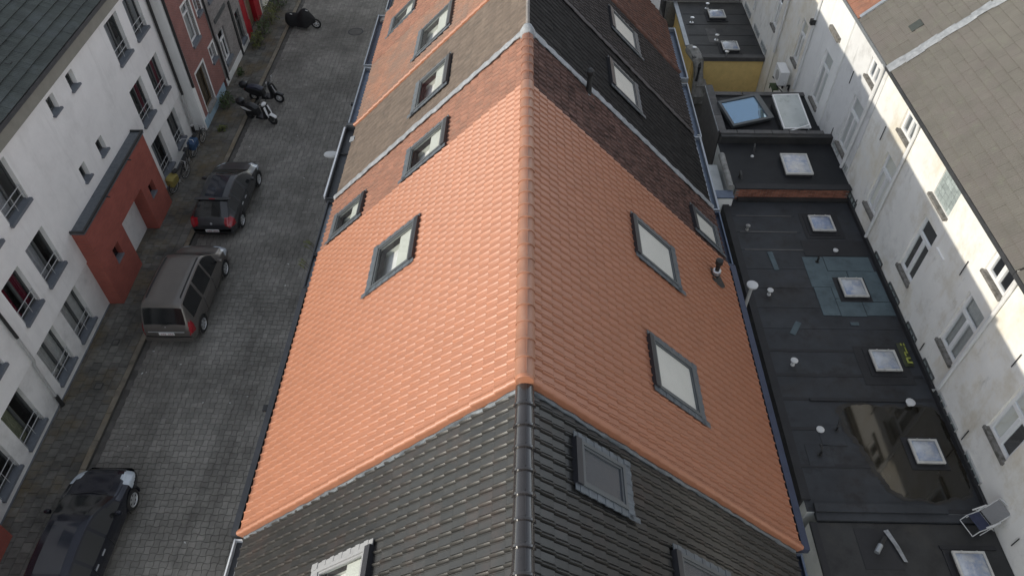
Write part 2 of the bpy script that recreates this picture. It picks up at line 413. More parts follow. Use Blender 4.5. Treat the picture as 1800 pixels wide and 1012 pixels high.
# camera distance / framing, used only to choose which pieces become objects of their own
_cr = cam.rotation_euler.to_matrix().transposed()
def seen(p, margin=.03):
    v = _cr @ (Vector(p) - CAM_POS)
    if v.z > -.5: return None
    f = 1297.5 / 900
    x, y = f * v.x / -v.z, f * v.y / -v.z
    if abs(x) > 1 + margin or abs(y) > .5625 + margin: return None
    return -v.z

def merged(name, me, mats, parent, matname, kind='stuff'):
    """many copies of one small mesh joined into a single object"""
    n = len(me.vertices)
    co = np.empty(n * 3, np.float32); me.vertices.foreach_get('co', co)
    co = np.c_[co.reshape(-1, 3), np.ones(n)]
    T = np.array([np.array(m) for m in mats])
    vs = np.einsum('tij,nj->tni', T, co)[:, :, :3].reshape(-1, 3)
    polys = [tuple(p.vertices) for p in me.polygons]
    nl = sum(len(p) for p in polys)
    li = np.concatenate([np.array(p) for p in polys])
    ls = np.cumsum([0] + [len(p) for p in polys])[:-1]
    lt = np.array([len(p) for p in polys])
    k = len(mats)
    out = bpy.data.meshes.new(name)
    out.vertices.add(len(vs)); out.vertices.foreach_set('co', vs.ravel().astype(np.float32))
    out.loops.add(nl * k)
    out.loops.foreach_set('vertex_index', (li[None, :] + (np.arange(k) * n)[:, None]).ravel().astype(np.int32))
    out.polygons.add(len(polys) * k)
    out.polygons.foreach_set('loop_start', (ls[None, :] + (np.arange(k) * nl)[:, None]).ravel().astype(np.int32))
    out.polygons.foreach_set('loop_total', np.tile(lt, k).astype(np.int32))
    out.update(calc_edges=True)
    out.validate()
    for m_ in me.materials: out.materials.append(m_)
    mi = np.empty(len(polys), np.int32); me.polygons.foreach_get('material_index', mi)
    out.polygons.foreach_set('material_index', np.tile(mi, k))
    sm = np.empty(len(polys), bool); me.polygons.foreach_get('use_smooth', sm)
    out.polygons.foreach_set('use_smooth', np.tile(sm, k))
    out.set_sharp_from_angle(angle=R(35))
    o = link(name, out, parent)
    if kind: o['kind'] = kind
    return o

def pieces(name, variants, mats, parent, world_mtx, matname, limit=300):
    """the `limit` pieces that show largest become objects, the rest one object of real geometry"""
    key = []
    for i, m in enumerate(mats):
        d = seen(world_mtx @ m.translation)
        key.append((d if d is not None else 1e6 + i, i))
    key.sort()
    near = [i for d, i in key[:limit] if d < 1e6]
    ns = set(near)
    for i in near:
        link(name, variants[i % len(variants)], parent, mtx=mats[i])
    rest = [m for i, m in enumerate(mats) if i not in ns]
    if rest:
        merged(name, variants[0], rest, parent, matname)

# ------------------------------------------------------------------ the row of houses with the ridge
RX, RZ = .07, 11.0
SL = {-1: math.atan2(RZ - 5.40, 5.77 + RX), 1: math.atan2(RZ - 5.20, 5.85 - RX)}
def slope_mtx(side, n=0.0):
    a = SL[side]
    U = Vector((0, 1, 0)) * (1 if side < 0 else -1)
    V = Vector((side * math.cos(a), 0, -math.sin(a)))
    Nn = Vector((side * math.sin(a), 0, math.cos(a)))
    o = Vector((RX, 0, RZ)) + Nn * n
    return Matrix(((U.x, V.x, Nn.x, o.x), (U.y, V.y, Nn.y, o.y), (U.z, V.z, Nn.z, o.z), (0, 0, 0, 1)))
def slope_len(side):
    return (RZ - (5.40 if side < 0 else 5.20)) / math.sin(SL[side])

def tile_mesh(name, W, Lc, matname, roll=.036, lap=.022, thick=.014, rollw=.36, flip=False, seed=0):
    """interlocking tile: flat pan, raised roll along one edge; local axes across, down, out"""
    r = random.Random(seed)
    q = roll / .036
    base = [(.004, -.016), (.008, -.004), (.112, -.004), (.119, .004), (.127, .004), (.131, -.011), (.136, -.011), (.140, .002), (.150, .013), (.161, .024), (.172, .031), (.181, .029), (.190, .014), (.197, -.012)]
    pr = [(x * W / .2, z * q if z > 0 else z) for x, z in base]
    if flip: pr = [(W - x, z) for x, z in pr]
    n = len(pr)
    ln = Lc + .02
    tw = r.uniform(-.003, .003)
    vs = [(x, -.02, z + .004) for x, z in pr] + [(x, ln - .014 + tw * x * 4, z + lap + thick) for x, z in pr] + \
         [(x, ln + tw * x * 4, z + lap + thick - .009) for x, z in pr] + [(x, ln - .002 + tw * x * 4, z + lap - .014) for x, z in pr]
    fs = [(q * n + i, q * n + i + 1, (q + 1) * n + i + 1, (q + 1) * n + i) for q in range(3) for i in range(n - 1)]
    fs += [(0, n, 2 * n, 3 * n), (n - 1, 2 * n - 1, 3 * n - 1, 4 * n - 1)]
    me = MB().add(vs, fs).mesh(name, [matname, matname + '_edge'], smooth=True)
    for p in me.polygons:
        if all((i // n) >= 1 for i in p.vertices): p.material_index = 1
    return me

def tile_field(roof, world_off, side, y0, y1, v0, v1, W, Lc, matname, holes, n0=.02, limit=300, roll=.036, jit=1.0, lap=.024):
    B = slope_mtx(side, n0)
    Wm = Matrix.Translation(world_off)
    vr = [tile_mesh('roof_tile', W, Lc, matname, roll=roll, lap=lap, thick=.014 if lap > .015 else .006, seed=s) for s in range(4)]
    mats = []
    nc = round((v1 - v0) / Lc); Lr = (v1 - v0) / nc
    nw = round((y1 - y0) / W); Wr = (y1 - y0) / nw
    for i in range(nc):
        v = v0 + i * Lr
        for j in range(nw):
            y = y0 + j * Wr
            yc, vc = y + Wr / 2, v + Lr / 2
            if any(h[0] + .10 < yc < h[1] - .10 and h[2] + .12 < vc < h[3] - .12 for h in holes):
                continue
            u = y if side < 0 else -(y + Wr)
            dn = rng.gauss(0, .0022 * jit)
            T = Matrix.Translation((u, v, dn)) @ Matrix.Rotation(rng.gauss(0, .006 * jit), 4, 'Z') @ Matrix.Rotation(rng.gauss(0, .006 * jit), 4, 'X') @ Matrix.Diagonal((Wr / W, 1, 1, 1))
            mats.append(B @ T)
    pieces('roof_tile', vr, mats, roof, Wm, matname, limit)

def skylight(house, yoff, side, y0, y1, v0, v1, style='grey', blind=False, cloth='blind', lift=0.0):
    """pivot roof window: frame, hood, flashings, pane, lining"""
    B = slope_mtx(side, lift)
    def P(y, v, n):
        return B @ Vector(((y - yoff) * (1 if side < 0 else -1), v, n))
    fm = 'frame_pale' if style == 'pale' else 'frame_grey'
    h0, h1 = .02, .112
    fy0, fy1, fv0, fv1 = y0 + .13, y1 - .13, v0 + .06, v1 - .16
    w = .062
    mb = MB()
    for a in ((fy0, fy1, fv1 - w, fv1), (fy0, fy0 + w, fv0 + .16, fv1 - w), (fy1 - w, fy1, fv0 + .16, fv1 - w), (fy0, fy1, fv0 + .10, fv0 + .16)):
        mb.box(a[0], a[1], a[2], a[3], h0, h1, P)
    win = mb.build('roof_window', fm, house)
    hood = MB().box(fy0 - .005, fy1 + .005, fv0 - .035, fv0 + .0985, h0, h1 + .022, P)
    hood.build('hood', 'frame_dark', win)
    sash = MB(); q = .035
    a0, a1, b0, b1 = fy0 + w + .004, fy1 - w - .004, fv0 + .165, fv1 - w - .004
    for a in ((a0, a1, b1 - q, b1), (a0, a1, b0, b0 + q), (a0, a0 + q, b0 + q, b1 - q), (a1 - q, a1, b0 + q, b1 - q)):
        sash.box(a[0], a[1], a[2], a[3], .05, h1 - .02, P)
    sash.build('sash', fm, win)
    pane = MB().quad(P(a0 + q, b0 + q, h1 - .045), P(a1 - q, b0 + q, h1 - .045), P(a1 - q, b1 - q, h1 - .045), P(a0 + q, b1 - q, h1 - .045))
    pane.build('pane', 'glass_soft' if blind else 'glass', win)
    if blind:
        MB().box(a0 + q, a1 - q, b0 + q, b1 - q, h1 - .065, h1 - .049, P).build('blind', cloth, win)
    else:
        ln = MB(); d = -.24
        ln.quad(P(a0, b0, .04), P(a1, b0, .04), P(a1, b0 - .05, d), P(a0, b0 - .05, d))
        ln.quad(P(a0, b1, .04), P(a1, b1, .04), P(a1, b1 + .25, d), P(a0, b1 + .25, d))
        ln.quad(P(a0, b0, .04), P(a0, b1, .04), P(a0, b1 + .25, d), P(a0, b0 - .05, d))
        ln.quad(P(a1, b0, .04), P(a1, b1, .04), P(a1, b1 + .25, d), P(a1, b0 - .05, d))
        ln.build('lining', 'lining', win)
        MB().box(a0 - .05, a1 + .05, b0 - .1, b1 + .3, d - .05, d, P).build('room_floor', 'room_pale', win)
        MB().box(a0 + q, a1 - q, b0 + q, b0 + q + .40 * (b1 - b0), .0, .006, P).build('blind', 'lining', win)
    # side flashings stepped along the tiles, and an apron below
    fl = MB()
    for s in (0, 1):
        n = 14
        for k in range(n):
            v = v0 + .02 + (v1 - v0 - .05) * k / n
            vv = v0 + .02 + (v1 - v0 - .05) * (k + 1) / n
            ext = .018 * (k % 2)
            if s == 0: fl.box(y0 + .02 - ext * .6, fy0 - .003, v, vv - .004, .07, .088 + .006 * (k % 2), P)
            else: fl.box(fy1 + .003, y1 - .02 + ext * .6, v, vv - .004, .07, .088 + .006 * (k % 2), P)
    n = 12
    for k in range(n):
        a = y0 + (y1 - y0) * k / n; b = y0 + (y1 - y0) * (k + 1) / n
        fl.box(a, b, v1 - .155, v1 + .012 * (k % 2) + (.14 if k == 0 else 0), .085, .094 + .005 * (k % 2), P)
    fl.build('flashing', 'lead_dark' if style != 'pale' else 'frame_pale', win)
    return (y0, y1, v0 - .02, v1 + .02)

def ridge_caps(roof, y0, y1, pitch, r, matname, yoff, collar=0.0, up=.0, limit=300):
    def cap(seed):
        rr = random.Random(seed)
        mb = MB(); n = 9
        secs = [(0, r + .012 + collar), (.035, r + .012 + collar), (.05, r + .004), (pitch + .03, r - .008)]
        vs = []
        for y, q in secs:
            for k in range(n):
                a = math.pi * (k / (n - 1))
                vs.append((-q * math.cos(a) * 1.05, y, q * math.sin(a) * .92 - .05))
        q = r - .014
        for k in range(n):
            a = math.pi * (k / (n - 1))
            vs.append((-q * math.cos(a), 0, q * math.sin(a) * .86 - .05))
        fs = [(i * n + k, i * n + k + 1, (i + 1) * n + k + 1, (i + 1) * n + k) for i in range(3) for k in range(n - 1)]
        fs += [(k, k + 1, 4 * n + k + 1, 4 * n + k) for k in range(n - 1)]
        mb.add(vs, fs)
        # raised line along the crown
        mb.box(.018, .030, .06, pitch - .03, r * .92 - .056, r * .92 - .036)
        return mb.mesh('ridge_tile', matname, smooth=True)
    vr = [cap(s) for s in range(2)]
    nn = round((y1 - y0) / pitch)
    for i in range(nn):
        y = y0 + i * (y1 - y0) / nn - yoff
        m = Matrix.Translation((RX + rng.gauss(0, .004), y, RZ + up + rng.gauss(0, .003))) @ Matrix.Rotation(rng.gauss(0, .006), 4, 'Z') @ Matrix.Rotation(-.012, 4, 'X')
        link('ridge_tile', vr[i % 2], roof, mtx=m)

def house(name, label, y0, y1, drop=0.0, wall='render', wins=()):
    h = empty(name, (0, y0, 0), label, 'house', 'terraced houses sharing the long ridge')
    w = y1 - y0
    hw = {-1: -5.50, 1: 5.55}
    MB().box(hw[-1], hw[1], .01, w - .01, 0, 5.25).build('wall', wall, h)
    # roof deck: two slabs under the tiles, open under each roof window
    mb = MB()
    for s in (-1, 1):
        B = slope_mtx(s, -drop)
        Ls = slope_len(s)
        v00 = drop * math.tan(SL[s]) + .001
        def P(y, v, n):
            return B @ Vector((y * (1 if s < 0 else -1), v, n))
        hs_ = [(a - y0 + .2, b - y0 - .2, c + .22, d - .24) for sd_, a, b, c, d in wins if sd_ == s]
        hs_ = [(max(a, .05), min(b, w - .05), c, d) for a, b, c, d in hs_]
        us = sorted({.05, w, *[q for h_ in hs_ for q in h_[:2]]}); vs_ = sorted({v00, Ls - .06, *[q for h_ in hs_ for q in h_[2:]]})
        for a, b in zip(us, us[1:]):
            for c, d in zip(vs_, vs_[1:]):
                if any(h_[0] < (a + b) / 2 < h_[1] and h_[2] < (c + d) / 2 < h_[3] for h_ in hs_): continue
                mb.box(a, b, c, d, -.13, 0.0, P)
    for t0, t1 in ((.03, .06), (w - .06, w - .03)):
        mb.prism([(hw[-1], 5.1), (hw[1], 5.1), (RX, RZ - .2 - drop * 1.5)], t0, t1, lambda a, b, t: (a, t, b))
    roof = mb.build('roof', 'felt', h)
    return h, roof

def gutter(h, yoff, side, y0, y1, xo, xi, ztop, depth, m_out, m_in, rim=.03, wide=0):
    s = side
    a, b = (xi, xo) if s > 0 else (xo, xi)
    o = MB()
    o.box(xo - rim if s > 0 else xo, xo if s > 0 else xo + rim, y0 - yoff, y1 - yoff, ztop - depth, ztop)
    o.box(xi if s > 0 else xi - rim, xi + rim if s > 0 else xi, y0 - yoff, y1 - yoff, ztop - depth, ztop - .05)
    o.box(a + rim, b - rim, y0 - yoff, y0 - yoff + rim, ztop - depth, ztop - .01)
    o.box(a + rim, b - rim, y1 - yoff - rim, y1 - yoff, ztop - depth, ztop - .01)
    g = o.build('gutter', m_out, h)
    MB().box(a + rim + .002, b - rim - .002, y0 - yoff + rim + .002, y1 - yoff - rim - .002, ztop - depth, ztop - depth + .03).build('gutter_lining', m_in, g)
    return g

TW, TL = .2, .275
# --- black glazed roof nearest the camera
Y0 = 6.64
hb, rb = house('terraced_house', 'house with the glossy black tiled roof nearest the viewer, below the bright orange roof', 1.5, Y0, drop=.13, wins=[(-1, 3.75, 5.20, 3.35, 5.05)])
DB = -.11
def with_drop(fn): return fn
sky_b = []
for side, a in ((-1, (3.75, 5.20, 3.35, 5.05, 'pale', False)), (1, (5.28, 6.32, 1.10, 2.52, 'grey', True)), (1, (3.75, 5.28, 3.50, 5.2, 'grey', True))):
    sky_b.append((side, skylight(hb, 1.5, side, *a[:4], style=a[4], blind=a[5], cloth='pane_dark_sheet', lift=-.10)))  # right panes: dark sheet stands in for the dim room, not a blind
for side in (-1, 1):
    tile_field(rb, (0, 1.5, 0), side, 0.02, Y0 - 1.5 - .03, .11, slope_len(side), TW, TL, 'black',
               [(h[0] - 1.5, h[1] - 1.5, h[2], h[3]) for s, h in sky_b if s == side], n0=-.10, limit=150, roll=.036)
ridge_caps(rb, 1.5, Y0 - .02, .37, .142, 'black_cap', 1.5, collar=.010, up=-.085)
gutter(hb, 1.5, -1, 1.5, Y0 - .02, -5.95, -5.74, 5.30, .16, 'zinc_white', 'gutter_dark')
gutter(hb, 1.5, 1, 1.5, Y0 - .02, 5.97, 5.80, 5.08, .16, 'zinc_blue', 'gutter_navy', rim=.045)

# --- bright orange roof
Y1, Y2, Y3, Y4, Y5, Y6 = 15.1, 17.46, 21.35, 25.3, 29.45, 48.0
ho, ro = house('terraced_house', 'house with the new bright orange tiled roof in the middle of the row', Y0, Y1, wins=[(-1, 11.45, 13.08, 3.32, 5.05)])
sk = [(-1, skylight(ho, Y0, -1, 11.45, 13.08, 3.32, 5.05)), (1, skylight(ho, Y0, 1, 8.22, 9.74, 3.45, 5.18, blind=True)), (1, skylight(ho, Y0, 1, 11.88, 13.42, 3.45, 5.22, blind=True))]
for side in (-1, 1):
    tile_field(ro, (0, Y0, 0), side, .14, Y1 - Y0, .05, slope_len(side) + .04, TW, TL, 'orange',
               [(h[0] - Y0, h[1] - Y0, h[2], h[3]) for s, h in sk if s == side], limit=150, roll=.029, jit=.8)
ridge_caps(ro, Y0 + .05, Y1 - .08, .37, .150, 'orange_cap', Y0, up=.02)
# verge tiles: rounded edge with a skirt hanging over the black roof
def verge_mesh(L, matname):
    mb = MB(); n = 7
    pr = [(.15, .012), (.13, .03)]
    for k in range(n):
        a = math.pi / 2 + math.pi / 2 * k / (n - 1)
        pr.append((.065 + .065 * math.cos(a), .0 + .062 * math.sin(a)))
    pr += [(0.0, -.11)]
    m = len(pr)
    vs = [(x, -.02, z + .006) for x, z in pr] + [(x - .004, L + .02, z + .030) for x, z in pr] + [(x + .008, L + .02, z + .014) for x, z in pr]
    fs = [(i, i + 1, m + i + 1, m + i) for i in range(m - 1)] + [(m + i, m + i + 1, 2 * m + i + 1, 2 * m + i) for i in range(m - 1)]
    mb.add(vs, fs)
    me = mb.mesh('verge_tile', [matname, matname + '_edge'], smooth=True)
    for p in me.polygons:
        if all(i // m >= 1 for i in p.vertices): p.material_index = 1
    return me
def verge(roof, side, yloc, matname, v0=.0, n0=.03, W=1.0, far=False):
    me = verge_mesh(TL, matname)
    B = slope_mtx(side, n0)
    nc = round((slope_len(side) + .04 - v0) / TL); Lr = (slope_len(side) + .04 - v0) / nc
    for i in range(nc):
        sx = 1 if side < 0 else -1
        if far: sx = -sx
        m = B @ Matrix.Translation((yloc * (1 if side < 0 else -1), v0 + i * Lr, rng.gauss(0, .003))) @ Matrix.Rotation(rng.gauss(0, .008), 4, 'Z') @ Matrix.Diagonal((sx, Lr / TL, 1, 1))
        link('verge_tile', me, roof, mtx=m)
for side in (-1, 1):
    verge(ro, side, 0.0, 'orange')
# end cap of the ridge
MB().revolve([(.02, -.012), (.14, -.01), (.15, .0), (.15, .05), (.135, .07)], Matrix.Translation((RX, .0, RZ + .01)) @ Matrix.Rotation(R(-90), 4, 'X'), 18).build('ridge_end_tile', 'orange', ro, smooth=True)
# ragged lead strip at the foot of the verge
def lead_strip(roof, side, yl, w, n0, n1, matname='lead', ragged=.035, seed=1, v1=None, v0=0):
    r = random.Random(seed)
    B = slope_mtx(side, 0)
    Ls = (v1 or slope_len(side) - .05)
    k = int(Ls / .13)
    mb = MB()
    pts = []
    for i in range(k + 1):
        v = v0 + (Ls - v0) * i / k
        pts.append((v, yl + r.uniform(-ragged, ragged), yl + w + r.uniform(-ragged, ragged), n0 + r.uniform(-.012, .012), n1 + r.uniform(-.012, .012)))
    vs = []
    for v, a, b, na, nb in pts:
        for y, n in ((a, na - .02), (a, na), ((a + b) / 2, max(na, nb) + .01), (b, nb), (b, nb - .02)):
            vs.append(B @ Vector((y * (1 if side < 0 else -1), v, n)))
    fs = [(i * 5 + j, i * 5 + j + 1, (i + 1) * 5 + j + 1, (i + 1) * 5 + j) for i in range(k) for j in range(4)]
    mb.add(vs, fs)
    return mb.build('flashing', matname, roof, smooth=True)
for side in (-1, 1):
    lead_strip(ro, side, -.07, .06, -.055, -.03, 'lead_dark', .014, 3 + side)
g = gutter(ho, Y0, -1, Y0 + .02, 13.75, -6.03, -5.72, 5.36, .2, 'gutter_dark', 'rust', rim=.13)
MB().box(-6.06, -6.035, .5, .56, 5.1, 5.3).box(-6.06, -6.035, 3.2, 3.26, 5.1, 5.3).build('bracket', 'gutter_dark', g)
MB().tube([(-6.08, 3.0, 5.2), (-6.09, 4.2, 5.15)], .012, 6).build('cable', 'pipe_dark', ho)
MB().box(-6.22, -6.12, 3.25, 3.42, 5.1, 5.16).box(-6.14, -6.03, 3.31, 3.35, 5.12, 5.15).build('wall_lamp', 'iron', ho)
gutter(ho, Y0, -1, 13.78, Y1 - .01, -6.02, -5.80, 5.36, .16, 'gutter_dark', 'zinc', rim=.035)
gutter(ho, Y0, 1, Y0 + .04, Y1 - .01, 6.14, 5.80, 5.13, .18, 'gutter_navy', 'gutter_navy', rim=.15)
# flue through the lower right slope
fl = MB(); fx, fy, fz = 5.20, 13.85 - Y0, 5.85
fl.revolve([(.085, 0), (.085, .30), (.06, .36), (.06, .62)], Matrix.Translation((fx, fy, fz - .05)), 14)
flue = fl.build('flue_pipe', 'iron', ho, smooth=True)
MB().revolve([(.10, .24), (.115, .26), (.115, .36), (.09, .38)], Matrix.Translation((fx, fy, fz - .05)), 14).build('collar', 'steel', flue, smooth=True)
MB().revolve([(.09, .60), (.10, .62), (.10, .74), (.03, .78)], Matrix.Translation((fx, fy, fz - .05)), 14).build('cowl', 'iron', flue, smooth=True)
B1 = slope_mtx(1, .05)
MB().add([B1 @ Vector(p) for p in ((-(fy - .28), 7.05, .02), (-(fy + .20), 7.0, .02), (-(fy + .22), 7.42, .03), (-(fy - .12), 7.62, .03), (-(fy - .34), 7.40, .03))], [(0, 1, 2, 3, 4)]).build('flue_skirt', 'iron', flue)

# --- older orange roof, mossy on its shaded side
h2, r2 = house('terraced_house', 'house with weathered orange tiles, dark brown on the shaded slope, edged by a silver flashing', Y1, Y2, wins=[(-1, 15.12, 16.5, 2.72, 4.42), (-1, 15.14, 16.32, 6.15, 7.68)])
sk2 = [(-1, skylight(h2, Y1, -1, 15.0 + .12, 16.5, 2.72, 4.42)), (-1, skylight(h2, Y1, -1, 15.14, 16.32, 6.15, 7.68)), (1, skylight(h2, Y1, 1, 15.2, 16.42, 6.62, 8.0, blind=True))]
for side, mm in ((-1, 'old'), (1, 'oldshade')):
    tile_field(r2, (0, Y1, 0), side, .0, Y2 - Y1 - .02, .05, slope_len(side), TW, TL, mm,
               [(h[0] - Y1, h[1] - Y1, h[2], h[3]) for s, h in sk2 if s == side], limit=150, roll=.036, jit=1.8, n0=.0)
ridge_caps(r2, Y1, Y2 - .1, .37, .14, 'old', Y1, up=-.005)
for side in (-1, 1):
    lead_strip(r2, side, Y2 - Y1 - .13, .20, .085, .10, 'lead', .028, 11 + side)
MB().revolve([(.0, .22), (.10, .20), (.19, .05), (.22, -.1)], Matrix.Translation((RX, Y2 - Y1 - .03, RZ - .02)), 12).build('ridge_flashing', 'lead', r2, smooth='all')
gutter(h2, Y1, -1, Y1 + .02, Y2 - .03, -6.02, -5.80, 5.37, .16, 'gutter_dark', 'zinc', rim=.035)
gutter(h2, Y1, 1, Y1 + .01, Y2 - .03, 6.10, 5.84, 5.13, .16, 'zinc_blue', 'gutter_navy', rim=.04)
# soil vent on the shaded slope
vp = MB().tube([(0, 0, -.1), (0, 0, .55)], [.085, .06], 12).build('vent_pipe', 'iron', h2, smooth=True, loc=(1.72, 17.27 - Y1, 9.36))
MB().revolve([(.075, .52), (.10, .56), (.10, .66), (.05, .72)], None, 12).build('cowl', 'iron', vp, smooth=True)
MB().mbox(Matrix.Translation((.02, 0, -.02)) @ Matrix.Rotation(SL[1], 4, 'Y'), .38, .40, .02).build('flashing', 'lead', vp)

# --- brown lichen roof, black on its shaded side
h3, r3 = house('terraced_house', 'house with the lichen-brown roof, nearly black on its shaded slope, behind the silver flashing', Y2, Y3, wins=[(-1, 18.3, 20.08, 3.02, 4.62)])
sk3 = [(-1, skylight(h3, Y2, -1, 18.3, 20.08, 3.02, 4.62)), (1, skylight(h3, Y2, 1, 18.8, 20.5, 3.38, 4.85, blind=True))]
for side, mm in ((-1, 'brown'), (1, 'dark')):
    tile_field(r3, (0, Y2, 0), side, .02, Y3 - Y2 - .02, .03, slope_len(side) - .02, .235, .30, mm,
               [(h[0] - Y2, h[1] - Y2, h[2], h[3]) for s, h in sk3 if s == side], limit=150, roll=.012, jit=1.2, n0=.006, lap=.010)
MB().tube([(RX, .03 + k * .4, RZ + .015 + rng.gauss(0, .008)) for k in range(10)], .05, 8).build('ridge_mortar', 'mortar', r3, smooth=True)
gutter(h3, Y2, -1, Y2 + .05, Y3 - .02, -6.12, -5.72, 5.40, .2, 'gutter_dark', 'gutter_dark', rim=.03)
MB().box(-6.175, -6.123, .12, Y3 - Y2 - .1, 5.30, 5.425).build('gutter_edge', 'zinc_white', h3)
MB().mbox(Matrix.Translation((-5.75, 3.0, 5.50)) @ Matrix.Rotation(R(-20), 4, 'Y'), .16, .28, .02).build('slipped_slate', 'lead', h3)
gutter(h3, Y2, 1, Y2 + .02, Y3 - .02, 6.12, 5.86, 5.15, .16, 'zinc', 'zinc_blue', rim=.06)

# --- brown-orange roof with orange verge
h4, r4 = house('terraced_house', 'house with faded orange-brown tiles and a bright orange verge, third from the far end', Y3, Y4, wins=[(-1, 22.05, 23.95, 3.30, 5.12)])
sk4 = [(-1, skylight(h4, Y3, -1, 22.05, 23.95, 3.30, 5.12)), (1, skylight(h4, Y3, 1, 22.85, 24.5, 3.86, 5.45, blind=True))]
for side, mm in ((-1, 'far_orange'), (1, 'far_dark')):
    tile_field(r4, (0, Y3, 0), side, .10, Y4 - Y3 - .02, .03, slope_len(side), TW, TL, mm,
               [(h[0] - Y3, h[1] - Y3, h[2], h[3]) for s, h in sk4 if s == side], limit=80, roll=.036, jit=1.6, n0=.0)
verge(r4, -1, 0.0, 'orange', n0=.02)
lead_strip(r4, 1, -.12, .22, .065, .065, 'mortar_dark', .02, 21)
ridge_caps(r4, Y3, Y4, .38, .11, 'far_orange', Y3)
gutter(h4, Y3, -1, Y3 + .15, Y4 - .05, -6.10, -5.78, 5.38, .16, 'zinc', 'zinc_blue', rim=.05)
MB().box(-6.12, -5.72, .0, .16, 5.15, 5.42).build('gutter_end', 'gutter_dark', h4)
MB().box(-6.24, -6.10, 1.5, 1.62, 5.2, 5.3).build('wall_lamp', 'iron', h4)
gutter(h4, Y3, 1, Y3 + .02, Y4 - .5, 6.18, 5.90, 5.10, .16, 'zinc', 'zinc_blue', rim=.04)
MB().tube([(6.05, .05, 5.15), (6.10, -.05, 4.9), (6.12, -.1, 4.0)], .05, 8).build('downpipe', 'zinc', h4, smooth=True)

# --- bright orange roof far up the row, then the last one
h5, r5 = house('terraced_house', 'house second from the far end, orange tiles on its sunny slope and red-brown in shade', Y4, Y5, wins=[(-1, 26.45, 27.95, 5.75, 7.4)])
sk5 = [(-1, skylight(h5, Y4, -1, 26.45, 27.95, 5.75, 7.4))]
for side, mm in ((-1, 'old'), (1, 'far_red')):
    tile_field(r5, (0, Y4, 0), side, .10 if side > 0 else .0, Y5 - Y4 - .02, .03, slope_len(side), TW, TL, mm,
               [(h[0] - Y4, h[1] - Y4, h[2], h[3]) for s, h in sk5 if s == side], limit=80, roll=.036, jit=1.4, n0=.03)
verge(r5, 1, 0.0, 'far_red', n0=.05)
ridge_caps(r5, Y4, Y5, .38, .11, 'old', Y4)
gutter(h5, Y4, -1, Y4 + .1, Y5 - .05, -6.16, -5.66, 5.38, .2, 'zinc', 'gutter_navy', rim=.045)
MB().box(-6.05, -5.72, 3.72, 3.98, 5.10, 5.30).box(-5.98, -5.80, 3.75, 3.95, 5.30, 5.33).build('gutter_outlet', 'mortar', h5)
gutter(h5, Y4, 1, Y4 + .0, Y5 - .2, 6.30, 5.82, 5.0, .2, 'zinc', 'zinc_blue', rim=.045)
h6, r6 = house('terraced_house', 'last house of the row at the far end, with pale boarded wall beside the courtyard', Y5, Y6)
for side in (-1, 1):
    tile_field(r6, (0, Y5, 0), side, .0, Y6 - Y5, .03, slope_len(side) - .4, TW, TL, 'old' if side < 0 else 'far_red', [], limit=40, roll=.036, jit=1.4, n0=.0)
gutter(h6, Y5, -1, Y5 + .05, Y6, -5.85, -5.45, 5.55, .16, 'zinc', 'zinc_blue', rim=.04)
MB().box(4.75, 5.62, .3, 3.0, 4.8, 6.55).build('dormer_cheek', 'white_paint', h6)
MB().box(4.68, 5.70, .22, 3.1, 6.55, 6.62).build('dormer_roof', 'lead', h6)

# ------------------------------------------------------------------ ground, street, pavement
MB().quad((-400, -300, -.02), (400, -300, -.02), (400, 600, -.02), (-400, 600, -.02)).build('ground', 'earth')['kind'] = 'structure'
road = MB().quad((-12.92, -6, -.004), (-5.5, -6, -.004), (-5.5, 60, -.004), (-12.92, 60, -.004)).build('road', 'joint')
road['kind'] = 'structure'
PC = .2
def paver_mesh(kind, seed):
    r = random.Random(seed)
    a = .021 if kind == 0 else -.021
    h = PC / 2 - .004
    pts = []
    n = 6
    for e in range(4):
        for k in range(n):
            t = k / n
            s = -h + 2 * h * t
            bul = a * math.sin(math.pi * t) * (1 if e % 2 == 0 else -1)
            if e == 0: p = (h + bul, s)
            elif e == 1: p = (-s, h + bul)
            elif e == 2: p = (-h - bul, -s)
            else: p = (s, -h - bul)
            pts.append(p)
    m = len(pts)
    vs = [(x, y, 0.0) for x, y in pts] + [(x * .955, y * .955, .012) for x, y in pts] + [(0, 0, .0125)]
    fs = [(i, (i + 1) % m, m + (i + 1) % m, m + i) for i in range(m)] + [(m + i, m + (i + 1) % m, 2 * m) for i in range(m)]
    me = MB().add(vs, fs).mesh('paver', 'paver')
    return me
pv = [paver_mesh(0, 1), paver_mesh(1, 2)]
cells = [[], []]
for i in range(int(7.3 / PC)):
    for j in range(int(39 / PC)):
        x = -12.82 + i * PC; y = 6.4 + j * PC
        bow = .03 * math.sin(y * .9 + x * .3) + .02 * math.sin(x * 1.7)
        m = Matrix.Translation((x, y + bow, rng.gauss(0, .0022))) @ Matrix.Rotation(rng.gauss(0, .012), 4, 'Z') @ Matrix.Rotation(rng.gauss(0, .012), 4, 'X') @ Matrix.Rotation(rng.gauss(0, .012), 4, 'Y')
        cells[(i + j) % 2].append(m)
for k in (0, 1):
    pieces('paver', [pv[k]], cells[k], road, Matrix(), 'paver', 150)

